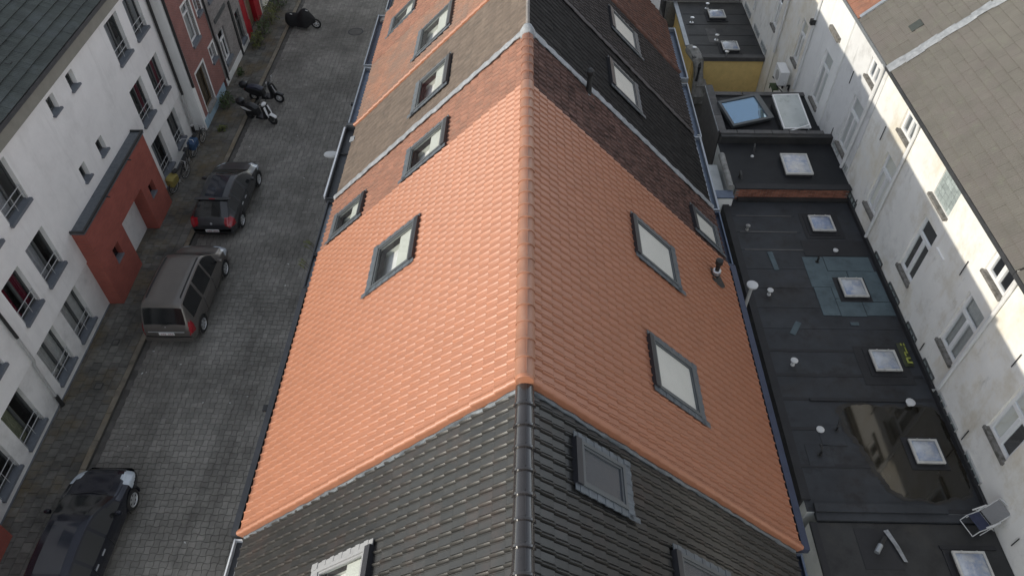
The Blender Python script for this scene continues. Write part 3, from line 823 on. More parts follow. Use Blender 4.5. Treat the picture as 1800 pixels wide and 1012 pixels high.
pave = MB().box(-15.6, -13.30, -6, 60, -.01, .105).build('pavement', 'joint'); pave['kind'] = 'structure'
def slab_mesh(w, l):
    h, k = w / 2 - .004, l / 2 - .004
    vs = [(-h, -k, 0), (h, -k, 0), (h, k, 0), (-h, k, 0), (-h + .008, -k + .008, .016), (h - .008, -k + .008, .016), (h - .008, k - .008, .016), (-h + .008, k - .008, .016)]
    return MB().add(vs, [(0, 1, 5, 4), (1, 2, 6, 5), (2, 3, 7, 6), (3, 0, 4, 7), (4, 5, 6, 7)]).mesh('paving_slab', 'slab')
sm = slab_mesh(.3, .3); ms = []
for i in range(6):
    for j in range(int(40 / .3)):
        x = -13.46 - i * .3; y = 6.0 + (j + .5 * (i % 2)) * .3
        ms.append(Matrix.Translation((x, y, .105 + rng.gauss(0, .003))) @ Matrix.Rotation(rng.gauss(0, .01), 4, 'Z') @ Matrix.Rotation(rng.gauss(0, .008), 4, 'X') @ Matrix.Rotation(rng.gauss(0, .008), 4, 'Y'))
pieces('paving_slab', [sm], ms, pave, Matrix(), 'slab', 300)
kerb = MB().box(-13.298, -13.12, -6, 60, -.01, .10).build('kerb', 'joint'); kerb['kind'] = 'structure'
km = MB().box(-.088, .088, -.49, .49, 0, .022).mesh('kerb_stone', 'kerb')
ksm = [Matrix.Translation((-13.21 + rng.gauss(0, .006), 6.5 + j * 1.0, .098 + rng.gauss(0, .004))) @ Matrix.Rotation(rng.gauss(0, .006), 4, 'Z') for j in range(42)]
for m in ksm: link('kerb_stone', km, kerb, mtx=m)
chn = MB().quad((-13.118, -6, .0), (-12.9, -6, .0), (-12.9, 60, .0), (-13.118, 60, .0)).build('drain_channel', 'channel'); chn['kind'] = 'structure'
cm = MB().box(-.095, .095, -.195, .195, 0, .013).mesh('channel_stone', 'channel')
for j in range(100):
    link('channel_stone', cm, chn, mtx=Matrix.Translation((-13.01, 6.2 + j * .4, .002 + rng.gauss(0, .003))) @ Matrix.Rotation(rng.gauss(0, .01), 4, 'Z'))
# scraps of litter and pale chips in the joints
lt = MB(); lr_ = random.Random(9)
for k in range(60):
    x, y = (lr_.uniform(-12.8, -12.2), lr_.uniform(8, 40)) if k < 30 else (lr_.uniform(-12.8, -6.5), lr_.uniform(8, 40))
    m = Matrix.Translation((x, y, .018)) @ Matrix.Rotation(lr_.uniform(0, 3), 4, 'Z') @ Matrix.Rotation(lr_.uniform(-.3, .3), 4, 'X')
    q = lr_.uniform(.012, .035)
    lt.mbox(m, q * 2, q, .006)
lt.build('litter', 'cast_white')['kind'] = 'stuff'
# small metal covers in the pavement and the street
for x, y, s, lab in ((-13.95, 14.05, .26, 'small dark square cover in the pavement between two kerbside cars'), (-14.1, 15.9, .24, 'small dark square cover in the pavement behind the grey-brown van'), (-14.0, 36.0, .3, 'small dark square cover in the pavement near the bushes')):
    c = empty('pavement_cover', (x, y, .118), lab, 'cover', 'square pavement covers')
    MB().box(-s / 2, s / 2, -s / 2, s / 2, 0, .012).build('cover_frame', 'iron', c)
    MB().box(-s / 2 + .03, s / 2 - .03, -s / 2 + .03, s / 2 - .03, .012, .016).build('cover_plate', 'channel', c)
mh = empty('manhole_cover', (-9.36, 38.05, .01), 'dark round manhole cover ringed by cobbles in the street', 'manhole cover')
MB().revolve([(.42, 0), (.42, .012), (.36, .014), (.36, .008)], None, 24).build('cover_frame', 'iron', mh)
MB().revolve([(.355, 0), (.355, .012)], None, 24).build('cover_plate', 'channel', mh)

# ------------------------------------------------------------------ wall and window helpers
def wall_holes(mb, u0, u1, z0, z1, holes, P, depth=.22):
    us = sorted({u0, u1, *[h[0] for h in holes], *[h[1] for h in holes]})
    zs = sorted({z0, z1, *[h[2] for h in holes], *[h[3] for h in holes]})
    us = [u for u in us if u0 <= u <= u1]; zs = [z for z in zs if z0 <= z <= z1]
    for a, b in zip(us, us[1:]):
        for c, d in zip(zs, zs[1:]):
            um, zm = (a + b) / 2, (c + d) / 2
            if any(h[0] < um < h[1] and h[2] < zm < h[3] for h in holes): continue
            mb.quad(P(a, c, 0), P(b, c, 0), P(b, d, 0), P(a, d, 0))
    for a, b, c, d in [h[:4] for h in holes]:
        mb.quad(P(a, c, 0), P(b, c, 0), P(b, c, depth), P(a, c, depth))
        mb.quad(P(a, d, 0), P(b, d, 0), P(b, d, depth), P(a, d, depth))
        mb.quad(P(a, c, 0), P(a, d, 0), P(a, d, depth), P(a, c, depth))
        mb.quad(P(b, c, 0), P(b, d, 0), P(b, d, depth), P(b, c, depth))
    return mb
def bx(P, u0, u1, z0, z1, d0, d1):
    return MB().box(u0, u1, z0, z1, d0, d1, lambda u, z, d: P(u, z, d))
def window(par, P, u0, u1, z0, z1, depth=.16, fm='frame_win', fw=.06, mull=(), trans=(), curtain=None, sill=('sill', .06, .10, .03), rail=None, gl='glass_dark', halfcur=None):
    mb = MB()
    f = lambda u, z, d: P(u, z, d)
    d0, d1 = depth, depth + .07
    mb.box(u0, u1, z0, z0 + fw, d0, d1, f).box(u0, u1, z1 - fw, z1, d0, d1, f)
    mb.box(u0, u0 + fw, z0 + fw, z1 - fw, d0, d1, f).box(u1 - fw, u1, z0 + fw, z1 - fw, d0, d1, f)
    for t in trans:
        mb.box(u0 + fw, u1 - fw, t - fw * .6, t + fw * .6, d0 + .002, d1 - .002, f)
    ztop = min(trans) - fw * .6 if trans else z1 - fw
    for m_ in mull:
        mb.box(m_ - fw * .7, m_ + fw * .7, z0 + fw, ztop, d0 - .01, d1 - .01, f)
    w = mb.build('window', fm, par)
    q_ = [(u0 + fw * .8, z0 + fw * .8), (u1 - fw * .8, z0 + fw * .8), (u1 - fw * .8, z1 - fw * .8), (u0 + fw * .8, z1 - fw * .8)]
    MB().quad(*[P(a, c, d1 - .03) for a, c in q_]).build('pane', gl, w)
    # curtain as pleated sheet, and a dim room panel behind
    bx(P, u0 - .05, u1 + .05, z0 - .05, z1 + .05, depth + .75, depth + .78).build('room_wall', 'room', w)
    if curtain:
        spans = halfcur or [(u0, u1)]
        for a, b in spans:
            n = max(6, int((b - a) / .035))
            cu = MB(); vs = []
            for k in range(n + 1):
                u = a + (b - a) * k / n
                d = d1 + .05 + (.025 if k % 2 else 0) + rng.uniform(0, .012)
                vs += [P(u, z0, d), P(u, z1, d)]
            cu.add(vs, [(2 * k, 2 * k + 2, 2 * k + 3, 2 * k + 1) for k in range(n)])
            cu.build('curtain', curtain, w)
    if sill:
        m_, h, out, ov = sill
        bx(P, u0 - ov, u1 + ov, z0 - h, z0 + .012, -out, depth - .002).build('sill', m_, w)
    if rail:
        rb_ = MB()
        for z in rail:
            rb_.tube([P(u0 + .01, z, .03), P(u1 - .01, z, .03)], .014, 6)
        for u in (u0 + .05, (u0 + u1) / 2, u1 - .05):
            rb_.tube([P(u, z0 + .02, .03), P(u, max(rail) + .02, .03)], .010, 6)
        rb_.build('railing', 'rail', w)
    return w

# ------------------------------------------------------------------ left side of the street
TH = R(1.2)
LO = Vector((-15.0, 17.5, 0))
def left_thing(name, label, cat='house', group='houses along the left pavement'):
    return empty(name, LO, label, cat, group, rz=TH)
def PL(off=0.0):
    return lambda u, z, d: (off - d, u, z)
wb = left_thing('apartment_building', 'long white rendered apartment building with dark tiled roof and barred windows', 'building')
P = PL(.06); Pg = PL(0.0)
up = [(7.10, 8.28, 5.72, 7.28), (8.95, 10.14, 5.72, 7.28), (6.93, 8.15, 3.10, 4.67), (8.75, 10.0, 3.06, 4.65), (-1.78, -.55, 5.74, 7.29), (-1.86, -.72, 3.20, 4.77), (-3.45, -2.42, 3.22, 4.72),
      (-3.50, -2.38, 5.74, 7.29), (-6.1, -4.86, 3.2, 4.75), (-6.1, -4.86, 5.74, 7.29), (-7.9, -6.75, 3.2, 4.75), (-7.9, -6.75, 5.74, 7.29)]
small = [(3.74, 4.24, 6.72, 7.28), (2.29, 2.78, 6.74, 7.30), (3.59, 4.11, 4.16, 4.74), (2.13, 2.58, 4.17, 4.74)]
low = [(8.85, 9.86, .62, 2.12), (6.93, 8.07, .52, 2.18), (-1.97, -.82, .54, 2.20), (-3.72, -2.57, .52, 2.22), (-6.08, -4.96, .48, 2.18), (-7.76, -6.62, .52, 2.18)]
mb = MB(); wall_holes(mb, -15, 11.1, 2.26, 7.75, up + small, P, .24)
mb.quad(P(-15, 2.26, 0), P(11.1, 2.26, 0), P(11.1, 2.26, .3), P(-15, 2.26, .3))
mb.quad(P(11.1, 0, 0), P(11.1, 7.75, 0), P(11.1, 7.75, 6), P(11.1, 0, 6)).quad(P(-15, 0, 0), P(-15, 7.75, 0), P(-15, 7.75, 6), P(-15, 0, 6))
mb.build('wall', 'render', wb)
mb = MB(); wall_holes(mb, -15, 11.1, -.02, 2.26, low, Pg, .22)
mb.build('lower_wall', 'render_low', wb)
MB().box(.001, .03, -8.5, .15, -.02, .16).build('plinth', 'sill', wb)
MB().box(.001, .03, 5.95, 10.9, -.02, .16).build('plinth', 'sill', wb)
for k, h in enumerate(up):
    c = 'cur_red' if k in (2, 3, 6) else 'cur_grey'
    hc = [(h[0], h[0] + (h[1] - h[0]) * .62)] if k in (0, 1, 4, 5) else None
    if c == 'cur_red': hc = [(h[0], h[0] + .38), (h[1] - .42, h[1])]
    window(wb, P, *h, mull=(h[0] + (h[1] - h[0]) * .55,), curtain=c, halfcur=hc, sill=('sill', .09, .09, .03), rail=(h[2] + .28, h[2] + .52))
for h in small:
    window(wb, P, *h, depth=.17, fw=.05, mull=(), curtain=None, sill=('sill', .05, .09, .04))
for k, h in enumerate(low):
    c = ['cur_grey', 'cur_grey', 'cur_white', 'cur_white', 'cur_olive', 'cur_white'][k]
    hc = [[(h[0], h[0] + .7)], [(h[0], h[0] + .75)], None, None, [(h[0] + .15, h[0] + .75)], [(h[0], h[0] + .5)]][k]
    window(wb, Pg, *h, mull=(h[0] + (h[1] - h[0]) * .5,), curtain=c, halfcur=hc, sill=('sill', .08, .09, .03), rail=(h[2] + .3, h[2] + .55))
MB().box(-6.3, -6.0, -15, 11.1, 0, 9.9).build('rear_wall', 'render', wb)
# eaves: fascia, gutter, then the shallow tiled roof
MB().box(.062, .40, -15, 11.05, 7.72, 7.80).box(.36, .40, -15, 11.05, 7.80, 8.30).build('fascia', 'soffit', wb)
gl_ = MB().box(.402, .55, -15, 11.0, 8.22, 8.26).box(.52, .55, -15, 11.0, 8.26, 8.37).build('gutter', 'gutter_dark', wb)
RA = R(25); RO = Vector((.50, 0, 8.42))
def roof_mtx(o, ang, sgn):
    """slope rising away from the street: across = Y, down = towards the eave"""
    V = Vector((sgn * math.cos(ang), 0, -math.sin(ang))); Nn = Vector((sgn * math.sin(ang), 0, math.cos(ang)))
    U = V.cross(Nn)
    return Matrix(((U.x, V.x, Nn.x, o.x), (U.y, V.y, Nn.y, o.y), (U.z, V.z, Nn.z, o.z), (0, 0, 0, 1)))
BL = roof_mtx(RO, RA, 1)
mb = MB()
def PR(B): return lambda y, v, n: B @ Vector((y * (1 if (B @ Vector((1, 0, 0)) - B.translation).y > 0 else -1), v, n))
mb.box(-15, 11.0, -3.6, -.02, -.14, -.012, PR(BL))
mb.box(-6.2, -3.0, -15, 11.0, 7.6, 8.3)
lroof = mb.build('roof', 'felt', wb)
def flute_tile(name, W, L, matname, nf, amp, lap=.018, gap=.006, tail=.022):
    k = nf * 2
    pr = [(gap / 2 + (W - gap) * i / k, amp if i % 2 else 0) for i in range(k + 1)]
    n = len(pr)
    vs = [(x, -.02, z) for x, z in pr] + [(x, L, z + lap) for x, z in pr] + [(x, L, z + lap - tail) for x, z in pr]
    fs = [(i, i + 1, n + i + 1, n + i) for i in range(n - 1)] + [(n + i, n + i + 1, 2 * n + i + 1, 2 * n + i) for i in range(n - 1)]
    fs += [(0, n, 2 * n), (n - 1, 2 * n - 1, 3 * n - 1)]
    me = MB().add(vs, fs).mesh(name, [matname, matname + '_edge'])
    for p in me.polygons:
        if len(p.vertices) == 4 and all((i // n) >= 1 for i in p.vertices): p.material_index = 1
    return me
ft = [flute_tile('roof_tile', .25, .335, 'slate', 3, .014, lap=.034, tail=.036)]
ms = []
usgn = 1 if (BL @ Vector((1, 0, 0)) - BL.translation).y > 0 else -1
for i in range(10):
    for j in range(int(31 / .25)):
        y = -14.9 + j * .25 + (.125 if i % 2 else 0)
        if y > 10.6: continue
        u = y if usgn > 0 else -(y + .25)
        ms.append(BL @ Matrix.Translation((u, -.335 * (i + 1) + .06, rng.gauss(0, .003))) @ Matrix.Rotation(rng.gauss(0, .008), 4, 'Z') @ Matrix.Rotation(rng.gauss(0, .008), 4, 'X'))
pieces('roof_tile', ft, ms, lroof, wb.matrix_basis, 'slate', 300)
for u in (-6.6, -5.1, -3.3, -1.6, .3, 1.5, 3.1, 4.7, 6.2, 8.0, 9.6):
    MB().revolve([(.035, 0), (.035, .012), (.0, .014)], Matrix.Translation((.058, u, 7.52)) @ Matrix.Rotation(R(90), 4, 'Y'), 8).build('eaves_vent', 'pipe_grey', wb)
for y_, v_ in ((1.9, -.75), (3.0, -1.55), (6.4, -1.2), (-2.0, -.9)):
    q_ = [BL @ Vector(((y_ + a) * usgn, v_ + b, c)) for a, b, c in ((0, -.12, .04), (0, .02, .07), (.0, .06, .12), (.10, .06, .12), (.10, .0, .05))]
    MB().tube(q_, .014, 6).build('roof_hook', 'iron', lroof)
# pipes of the white building
def pipe(par, pts, r, m_, name='downpipe', n=10):
    p_ = MB().tube(pts, r, n).build(name, m_, par, smooth=True)
    return p_
pipe(wb, [(.13, -4.05, 7.7), (.13, -4.05, 3.35)], .05, 'pipe_dark')
pipe(wb, [(.13, -4.05, 3.35), (.13, -4.08, 2.3), (.07, -4.12, 2.1), (.07, -4.2, .62)], .045, 'pipe_grey')
pipe(wb, [(.10, -4.2, .62), (.10, -4.22, .02)], .065, 'iron')
pipe(wb, [(.14, 10.72, 7.7), (.14, 10.70, 2.2)], .06, 'pipe_dark')
pipe(wb, [(.14, 10.70, 2.2), (.09, 10.66, 1.9), (.09, 10.62, .6)], .055, 'pipe_grey')
pipe(wb, [(.09, 10.62, .6), (.09, 10.62, .02)], .07, 'iron')
# red brick porches
def porch(par, a, b, dpt, h):
    hol = [(a + 2.02, a + 4.05, .0, 2.18)]
    wins = [(a + .85, a + 1.35, 1.38, 1.97), (a + 4.52, a + 5.0, 1.32, 1.88)]
    Pp = PL(dpt)
    mb = MB(); wall_holes(mb, a, b, -.02, h, hol + wins, Pp, dpt + .35)
    mb.quad(Pp(a, 0, 0), Pp(a, h, 0), Pp(a, h, dpt), Pp(a, 0, dpt)).quad(Pp(b, 0, 0), Pp(b, h, 0), Pp(b, h, dpt), Pp(b, 0, dpt))
    pw = mb.build('porch', 'porch_brick', par)
    rf = MB().box(.062, dpt + .04, a - .04, b + .04, h, h + .07).build('porch_roof', 'lead_dark', pw)
    e_ = MB().box(dpt - .02, dpt + .05, a - .05, b + .05, h + .072, h + .13).box(.07, dpt - .02, a - .05, a + .02, h + .072, h + .13).box(.07, dpt - .02, b - .02, b + .05, h + .072, h + .13)
    e_.build('roof_edge', 'pipe_dark', pw)
    MB().tube([(dpt + .04, a + 1.9, h + .02), (dpt + .16, a + 1.9, h)], .025, 6).tube([(dpt + .04, a + 4.0, h + .02), (dpt + .16, a + 4.0, h)], .025, 6).build('spout', 'pipe_dark', pw)
    for w_ in wins:
        bx(Pp, w_[0], w_[1], w_[2], w_[3], .20, .24).build('pane', 'car_glass', pw)
        bx(Pp, w_[0] - .02, w_[1] + .02, w_[2] - .05, w_[2] + .01, -.02, .2).build('sill', 'sill', pw)
    d0 = hol[0]
    bx(Pp, d0[0] + .02, d0[0] + 1.42, 0, d0[3] - .01, .62, .68).build('door', 'car_trim', pw)
    bx(Pp, d0[0] + 1.44, d0[1] - .02, 0, d0[3] - .01, .60, .66).build('door_panel', 'grey_panel', pw)
    bx(Pp, d0[0] + .1, d0[1], 0, .05, -.28, .5).build('step', 'sill', pw)
    bx(Pp, d0[0] + .35, d0[1] - .45, .05, .062, -.2, .4).build('door_mat', 'iron', pw)
porch(wb, .20, 5.88, .50, 3.55)
porch(wb, -14.4, -8.62, .50, 3.55)

# --- narrow houses further along
OFF = .5
P5 = PL(OFF)
rbh = left_thing('brick_house', 'narrow red brick house with white-trimmed windows and pale blue plinth')
MB().box(-5.8, -5.55, 11.069999999999999, 14.75, 0, 7.28).build('rear_wall', 'render', rbh)
wins = [(12.52, 13.50, 3.50, 5.25), (11.78, 12.93, .60, 2.53), (13.95, 14.62, 1.85, 2.58), (13.95, 14.6, 4.2, 5.4)]
mb = MB(); wall_holes(mb, 11.12, 14.75, .55, 7.3, wins, P5, .2)
mb.quad(P5(14.75, 0, 0), P5(14.75, 7.3, 0), P5(14.75, 7.3, 6), P5(14.75, 0, 6))
mb.build('wall', 'house_brick', rbh)
bx(P5, 11.13, 14.4, 0, .56, -.03, .1).build('plinth', 'blue_paint', rbh)
bx(P5, 11.0, 11.32, .02, 7.3, -.012, 5.9).build('side_wall', 'render', rbh)
for k, h in enumerate(wins):
    w = window(rbh, P5, *h, depth=.14, fm='pvc' if k != 1 else 'door_brown', fw=.07, curtain='cur_white' if k == 0 else 'door_brown' if k == 1 else None, trans=(h[3] - .5,) if k == 0 else (), sill=('sill' if k != 1 else 'concrete', .10, .08, .03))
    s_ = MB(); f = lambda u, z, d: P5(u, z, d)
    s_.box(h[1], h[1] + .13, h[2], h[3] + .1, -.015, .18, f).box(h[0] - .07, h[0], h[2], h[3] + .1, -.012, .02, f).box(h[0], h[1], h[3], h[3] + .1, -.013, .02, f)
    s_.build('trim', 'white_paint', w)
pipe(rbh, [(.58, 11.06, 7.2), (.58, 11.03, 2.35)], .06, 'pipe_dark')
MB().box(-5.5, .75, 11.1, 14.75, 7.3, 7.42).build('roof', 'slate', rbh)
gbh = left_thing('brick_house', 'mottled grey brick house with arched white window and red panelled door')
MB().box(-5.8, -5.55, 14.709999999999999, 19.3, 0, 6.58).build('rear_wall', 'render', gbh)
wins = [(15.48, 16.44, .92, 2.50), (18.22, 18.92, .55, 2.15), (15.5, 16.4, 4.1, 5.6), (18.0, 18.9, 4.1, 5.6)]
mb = MB(); wall_holes(mb, 14.76, 19.30, 0, 6.6, wins, P5, .18)
mb.quad(P5(14.76, 6.59, 0), P5(19.3, 6.59, 0), P5(19.3, 6.59, 6), P5(14.76, 6.59, 6))
mb.build('wall', 'grey_brick', gbh)
bx(P5, 14.77, 17.7, .0, .45, -.03, .1).build('plinth', 'white_paint', gbh)
bx(P5, 17.98, 19.28, .0, .52, -.03, .1).build('plinth', 'white_paint', gbh)
for k, h in enumerate(wins):
    window(gbh, P5, *h, depth=.10, fm='pvc' if k in (0, 2) else 'frame_win', fw=.08, mull=((h[0] + h[1]) / 2,), trans=(h[3] - .52,), curtain=None, sill=('sill', .14, .08, .04))
pipe(gbh, [(.56, 14.86, 6.5), (.56, 14.86, 2.6), (.56, 14.95, 2.3), (.56, 15.0, .3)], .045, 'pipe_dark')
bx(P5, 17.72, 17.94, .0, 3.0, -.05, .05).build('cable_duct', 'iron', gbh)
bx(P5, 15.5, 17.3, 3.0, 3.2, -.04, .05).build('string_course', 'frame_win', gbh)
pipe(gbh, [(.545, 15.22, 2.6), (.545, 15.24, .46)], .03, 'pipe_white')
rdh = left_thing('townhouse', 'house with bright red painted doorway surround beyond the grey brick house')
MB().box(-5.8, -5.55, 19.259999999999998, 22.3, 0, 6.78).build('rear_wall', 'render', rdh)
mb = MB(); wall_holes(mb, 19.31, 22.3, 0, 6.8, [(20.15, 21.45, .0, 3.0)], P5, .3)
mb.quad(P5(22.3, 0, 0), P5(22.3, 6.8, 0), P5(22.3, 6.8, 6), P5(22.3, 0, 6))
mb.build('wall', 'red_paint', rdh)
bx(P5, 20.15, 21.45, .0, 2.95, .25, .29).build('door', 'door_brown', rdh)
for u in (20.4, 20.8, 21.2):
    bx(P5, u - .15, u + .15, .2, 2.7, .235, .252).build('door_panel', 'door_brown', rdh)
MB().tube([P5(19.95, 1.0, -.04), P5(19.95, 2.3, -.04)], .018, 6).build('handle', 'steel', rdh)
MB().box(-5, .7, 19.31, 22.3, 6.8, 6.9).build('roof', 'slate', rdh)
whf = left_thing('townhouse', 'white painted house with dark stains at the far left end of the street')
MB().box(-5.8, -5.55, 22.26, 44, 0, 6.98).build('rear_wall', 'render', whf)
mb = MB(); wall_holes(mb, 22.31, 44, 0, 7, [(23.2, 24.1, .8, 2.3), (26, 27, .8, 2.3)], P5, .18)
mb.build('wall', 'render_old', whf)
for h in ((23.2, 24.1, .8, 2.3), (26, 27, .8, 2.3)):
    window(whf, P5, *h, depth=.1, fm='pvc', fw=.08, mull=((h[0] + h[1]) / 2,), sill=('sill', .1, .08, .03))
pipe(whf, [(.56, 22.5, 6.8), (.56, 22.5, .1)], .05, 'pipe_grey')
MB().box(-5, .7, 22.31, 44, 7.0, 7.1).build('roof', 'slate', whf)

# ------------------------------------------------------------------ right side: rear wall of the next row
WX = 11.4
def PRt(yoff, off=0.0):
    return lambda u, z, d: (WX - off + d, u - yoff, z)
RSL = R(43.5)
rear = [(-4.0, 11.9, 'render_old', 'near rear house with a white wall and wide grey tiled roof, beside the folding chair', 0.0),
        (11.92, 20.85, 'render_old', 'rear house with a white wall between two downpipes, under the largest grey roof', 0.0),
        (20.87, 24.20, 'render_grey', 'rear house of greyer render between the lead roof seam and the white house', .015),
        (24.22, 27.45, 'render', 'clean white rear house with sunlit upper wall and a red tiled roof', .06),
        (27.47, 31.0, 'render_old', 'rear house carrying the air conditioner under its window', -.02),
        (31.02, 42.0, 'render_old', 'farthest rear house at the top of the courtyard', .02)]
rwins = {0: [('low', 9.06, 10.06, 4.72, 6.45), ('low', 5.6, 6.6, 4.6, 6.5), ('up', 9.0, 10.0, 7.2, 8.0)],
         1: [('low', 12.06, 12.98, 4.52, 6.42), ('low', 15.10, 16.02, 4.36, 6.36), ('low', 18.16, 19.12, 4.18, 6.24), ('up', 12.0, 12.98, 7.20, 7.98), ('up', 18.15, 19.08, 7.10, 7.80)],
         2: [('low', 21.42, 22.44, 4.22, 6.2), ('up', 21.32, 22.24, 7.06, 7.72)],
         3: [('low', 24.80, 25.76, 3.98, 6.06)],
         4: [('low', 28.18, 28.98, 3.85, 5.65)],
         5: [('low', 31.68, 32.45, 3.62, 5.3), ('low', 35.2, 36.0, 3.6, 5.3)]}
rear_roofs = {}
for k, (a, b, m_, lab, off) in enumerate(rear):
    h = empty('rear_house', (0, a, 0), lab, 'house', 'rear houses along the right side')
    Pw = PRt(a, off)
    hs = [(w[1], w[2], w[3], w[4]) for w in rwins[k]]
    if k == 1: hs.append((15.10, 16.15, 7.02, 7.90))
    mb = MB(); wall_holes(mb, a, b, 0, 8.12, hs, Pw, .2)
    mb.quad(Pw(a, 0, 0), Pw(a, 8.12, 0), Pw(a, 8.12, 3), Pw(a, 0, 3)).quad(Pw(b, 0, 0), Pw(b, 8.12, 0), Pw(b, 8.12, 3), Pw(b, 0, 3))
    mb.build('wall', m_, h)
    for w in rwins[k]:
        c = (w[1] + w[2]) / 2
        if w[0] == 'low':
            window(h, Pw, w[1], w[2], w[3], w[4], depth=.07, fm='pvc', fw=.085, mull=(c,), trans=(w[4] - .62,), curtain='cur_white' if (k, w[1]) in ((1, 12.06),) else None, sill=('sill_old', .085, .055, .03))
        else:
            window(h, Pw, w[1], w[2], w[3], w[4], depth=.07, fm='pvc', fw=.095, mull=(c,), trans=(), curtain=None, sill=('sill_old', .07, .06, .03))
    # eave: gutter and roof
    MB().box(WX - off - .12, WX - off + .02, 0, b - a, 8.12, 8.20).build('cornice', m_, h)
    ge = MB().box(WX - .20, WX - .16, .0, b - a, 8.07, 8.20).box(WX - .16, WX - off - .122, .0, b - a, 8.07, 8.10)
    ge.build('gutter', 'gutter_dark' if k in (0, 1) else 'zinc', h)
    B = roof_mtx(Vector((WX - .12, -a, 8.26)), RSL, -1)
    s = 1 if (B @ Vector((1, 0, 0)) - B.translation).y > 0 else -1
    mb = MB()
    mb.box(a, b, -7.0, -.0, -.16, -.012, lambda y, v, n: B @ Vector((y * s, v, n)))
    rf = mb.build('roof', 'felt', h)
    rear_roofs[k] = (h, rf, a, b)
# roofs: grey tiles up to the lead seam at y 20.6, grey again to 23.6, then red
RTW, RTL = .23, .28
for k in range(6):
    h, rf, a, b = rear_roofs[k]
    mname = 'greytile' if k < 3 else 'old'
    me = [flute_tile('roof_tile', RTW, RTL, mname, 3 if k < 3 else 2, .004 if k < 3 else .03, lap=.024, gap=.002, tail=.034)]
    B = roof_mtx(Vector((WX - .12, -a, 8.26)), RSL, -1)
    s = 1 if (B @ Vector((1, 0, 0)) - B.translation).y > 0 else -1
    ms = []
    lo, hi = a + .02, b - .02
    if k == 1: hi = 20.58
    if k == 2: lo, hi = 20.62, 23.72
    if k == 3: lo = 23.80
    nw = max(1, int((hi - lo) / RTW)); Wr = (hi - lo) / nw
    for i in range(23):
        for j in range(nw):
            y = lo + j * Wr
            if y < 4: continue
            u = y if s > 0 else -(y + Wr)
            ms.append(B @ Matrix.Translation((u, -RTL * (i + 1) + .08, rng.gauss(0, .002))) @ Matrix.Rotation(rng.gauss(0, .004), 4, 'Z') @ Matrix.Rotation(rng.gauss(0, .005), 4, 'X') @ Matrix.Diagonal((Wr / RTW, 1, 1, 1)))
    pieces('roof_tile', me, ms, rf, h.matrix_basis, mname, {0: 150, 1: 300, 2: 200}.get(k, 60))
# lead seam running up the grey roof
h, rf, a, b = rear_roofs[1]
B = roof_mtx(Vector((WX - .12, -a, 8.26)), RSL, -1); s = 1 if (B @ Vector((1, 0, 0)) - B.translation).y > 0 else -1
sr = random.Random(5)
for i in range(14):
    v1 = -.5 * i + .12; v0 = v1 - .56
    w0, w1 = sr.uniform(.13, .19), sr.uniform(.13, .19)
    o_ = sr.uniform(-.025, .025); n = .035 + .012 * (i % 2)
    vs = []
    for v, w in ((v0, w0), ((v0 + v1) / 2, (w0 + w1) / 2 + sr.uniform(-.02, .02)), (v1, w1)):
        for t, dn in ((-1, 0), (-.45, .03), (0, .015), (.45, .03), (1, 0)):
            vs.append(B @ Vector(((20.6 + o_ + t * w) * s, v, n + dn)))
    MB().add(vs, [(r_ * 5 + c, r_ * 5 + c + 1, (r_ + 1) * 5 + c + 1, (r_ + 1) * 5 + c) for r_ in range(2) for c in range(4)]).build('lead_sheet', 'lead', rf, smooth='all')
h, rf, a, b = rear_roofs[2]
B = roof_mtx(Vector((WX - .12, -a, 8.26)), RSL, -1); s = 1 if (B @ Vector((1, 0, 0)) - B.translation).y > 0 else -1
for y_, v_ in ((21.55, -.95), (22.15, -2.3)):
    mb = MB()
    mb.box(y_, y_ + .34, v_ - .36, v_, .02, .036, lambda y, v, n: B @ Vector((y * s, v, n)))
    mb.build('replacement_tile', 'slate', rf)
mb = MB().box(23.70, 23.84, -6.8, .0, .02, .07, lambda y, v, n: B @ Vector((y * s, v, n)))
mb.build('roof_edge', 'zinc', rf)
# glass blocks beside the eave
h1r = rear_roofs[1][0]; a1 = rear_roofs[1][2]
Pw = PRt(a1, 0)
gm = bx(Pw, 0 + a1, .195 + a1, 0, .165, .0, .08).mesh('glass_block', 'glassblock', True)
fr = bx(Pw, 15.10, 16.15, 7.02, 7.90, .10, .16).build('glass_block_panel', 'pvc', h1r)
for i in range(5):
    for j in range(5):
        link('glass_block', gm, fr, loc=(.03, 15.115 - a1 + i * .208, 7.03 + j * .174))
bx(Pw, 15.05, 16.2, 6.93, 7.01, -.12, .08).build('sill', 'sill_old', h1r)
# stone ledge on the sunlit white house
h3r = rear_roofs[3][0]; a3 = rear_roofs[3][2]
bx(PRt(a3, .06), 24.78, 25.85, 6.80, 6.95, -.12, .05).build('stone_ledge', 'sill_old', h3r)
# downpipes of the rear houses
def rpipe(k, pts, r, m_):
    h, rf, a, b = rear_roofs[k]
    return MB().tube([(x, y - a, z) for x, y, z in pts], r, 10).build('downpipe', m_, h, smooth=True)
rpipe(0, [(11.28, 11.82, 8.1), (11.33, 11.84, 7.6), (11.33, 11.88, 3.72), (11.22, 11.88, 3.62)], .05, 'pipe_white')
rpipe(1, [(11.28, 18.03, 8.1), (11.33, 18.03, 7.6), (11.33, 18.07, 3.0 + .55)], .05, 'pipe_white')
rpipe(2, [(11.24, 21.05, 8.1), (11.30, 21.12, 7.6), (11.30, 21.25, 3.95)], .06, 'pipe_white')
rpipe(3, [(11.26, 27.40, 8.1), (11.27, 27.40, 6.5), (11.27, 27.40, 3.3)], .055, 'pipe_white')
rpipe(4, [(11.33, 30.90, 8.0), (11.33, 30.93, 3.0)], .05, 'pipe_white')
rpipe(5, [(11.30, 35.1, 8.0), (11.30, 35.2, 2.9)], .05, 'pipe_white')
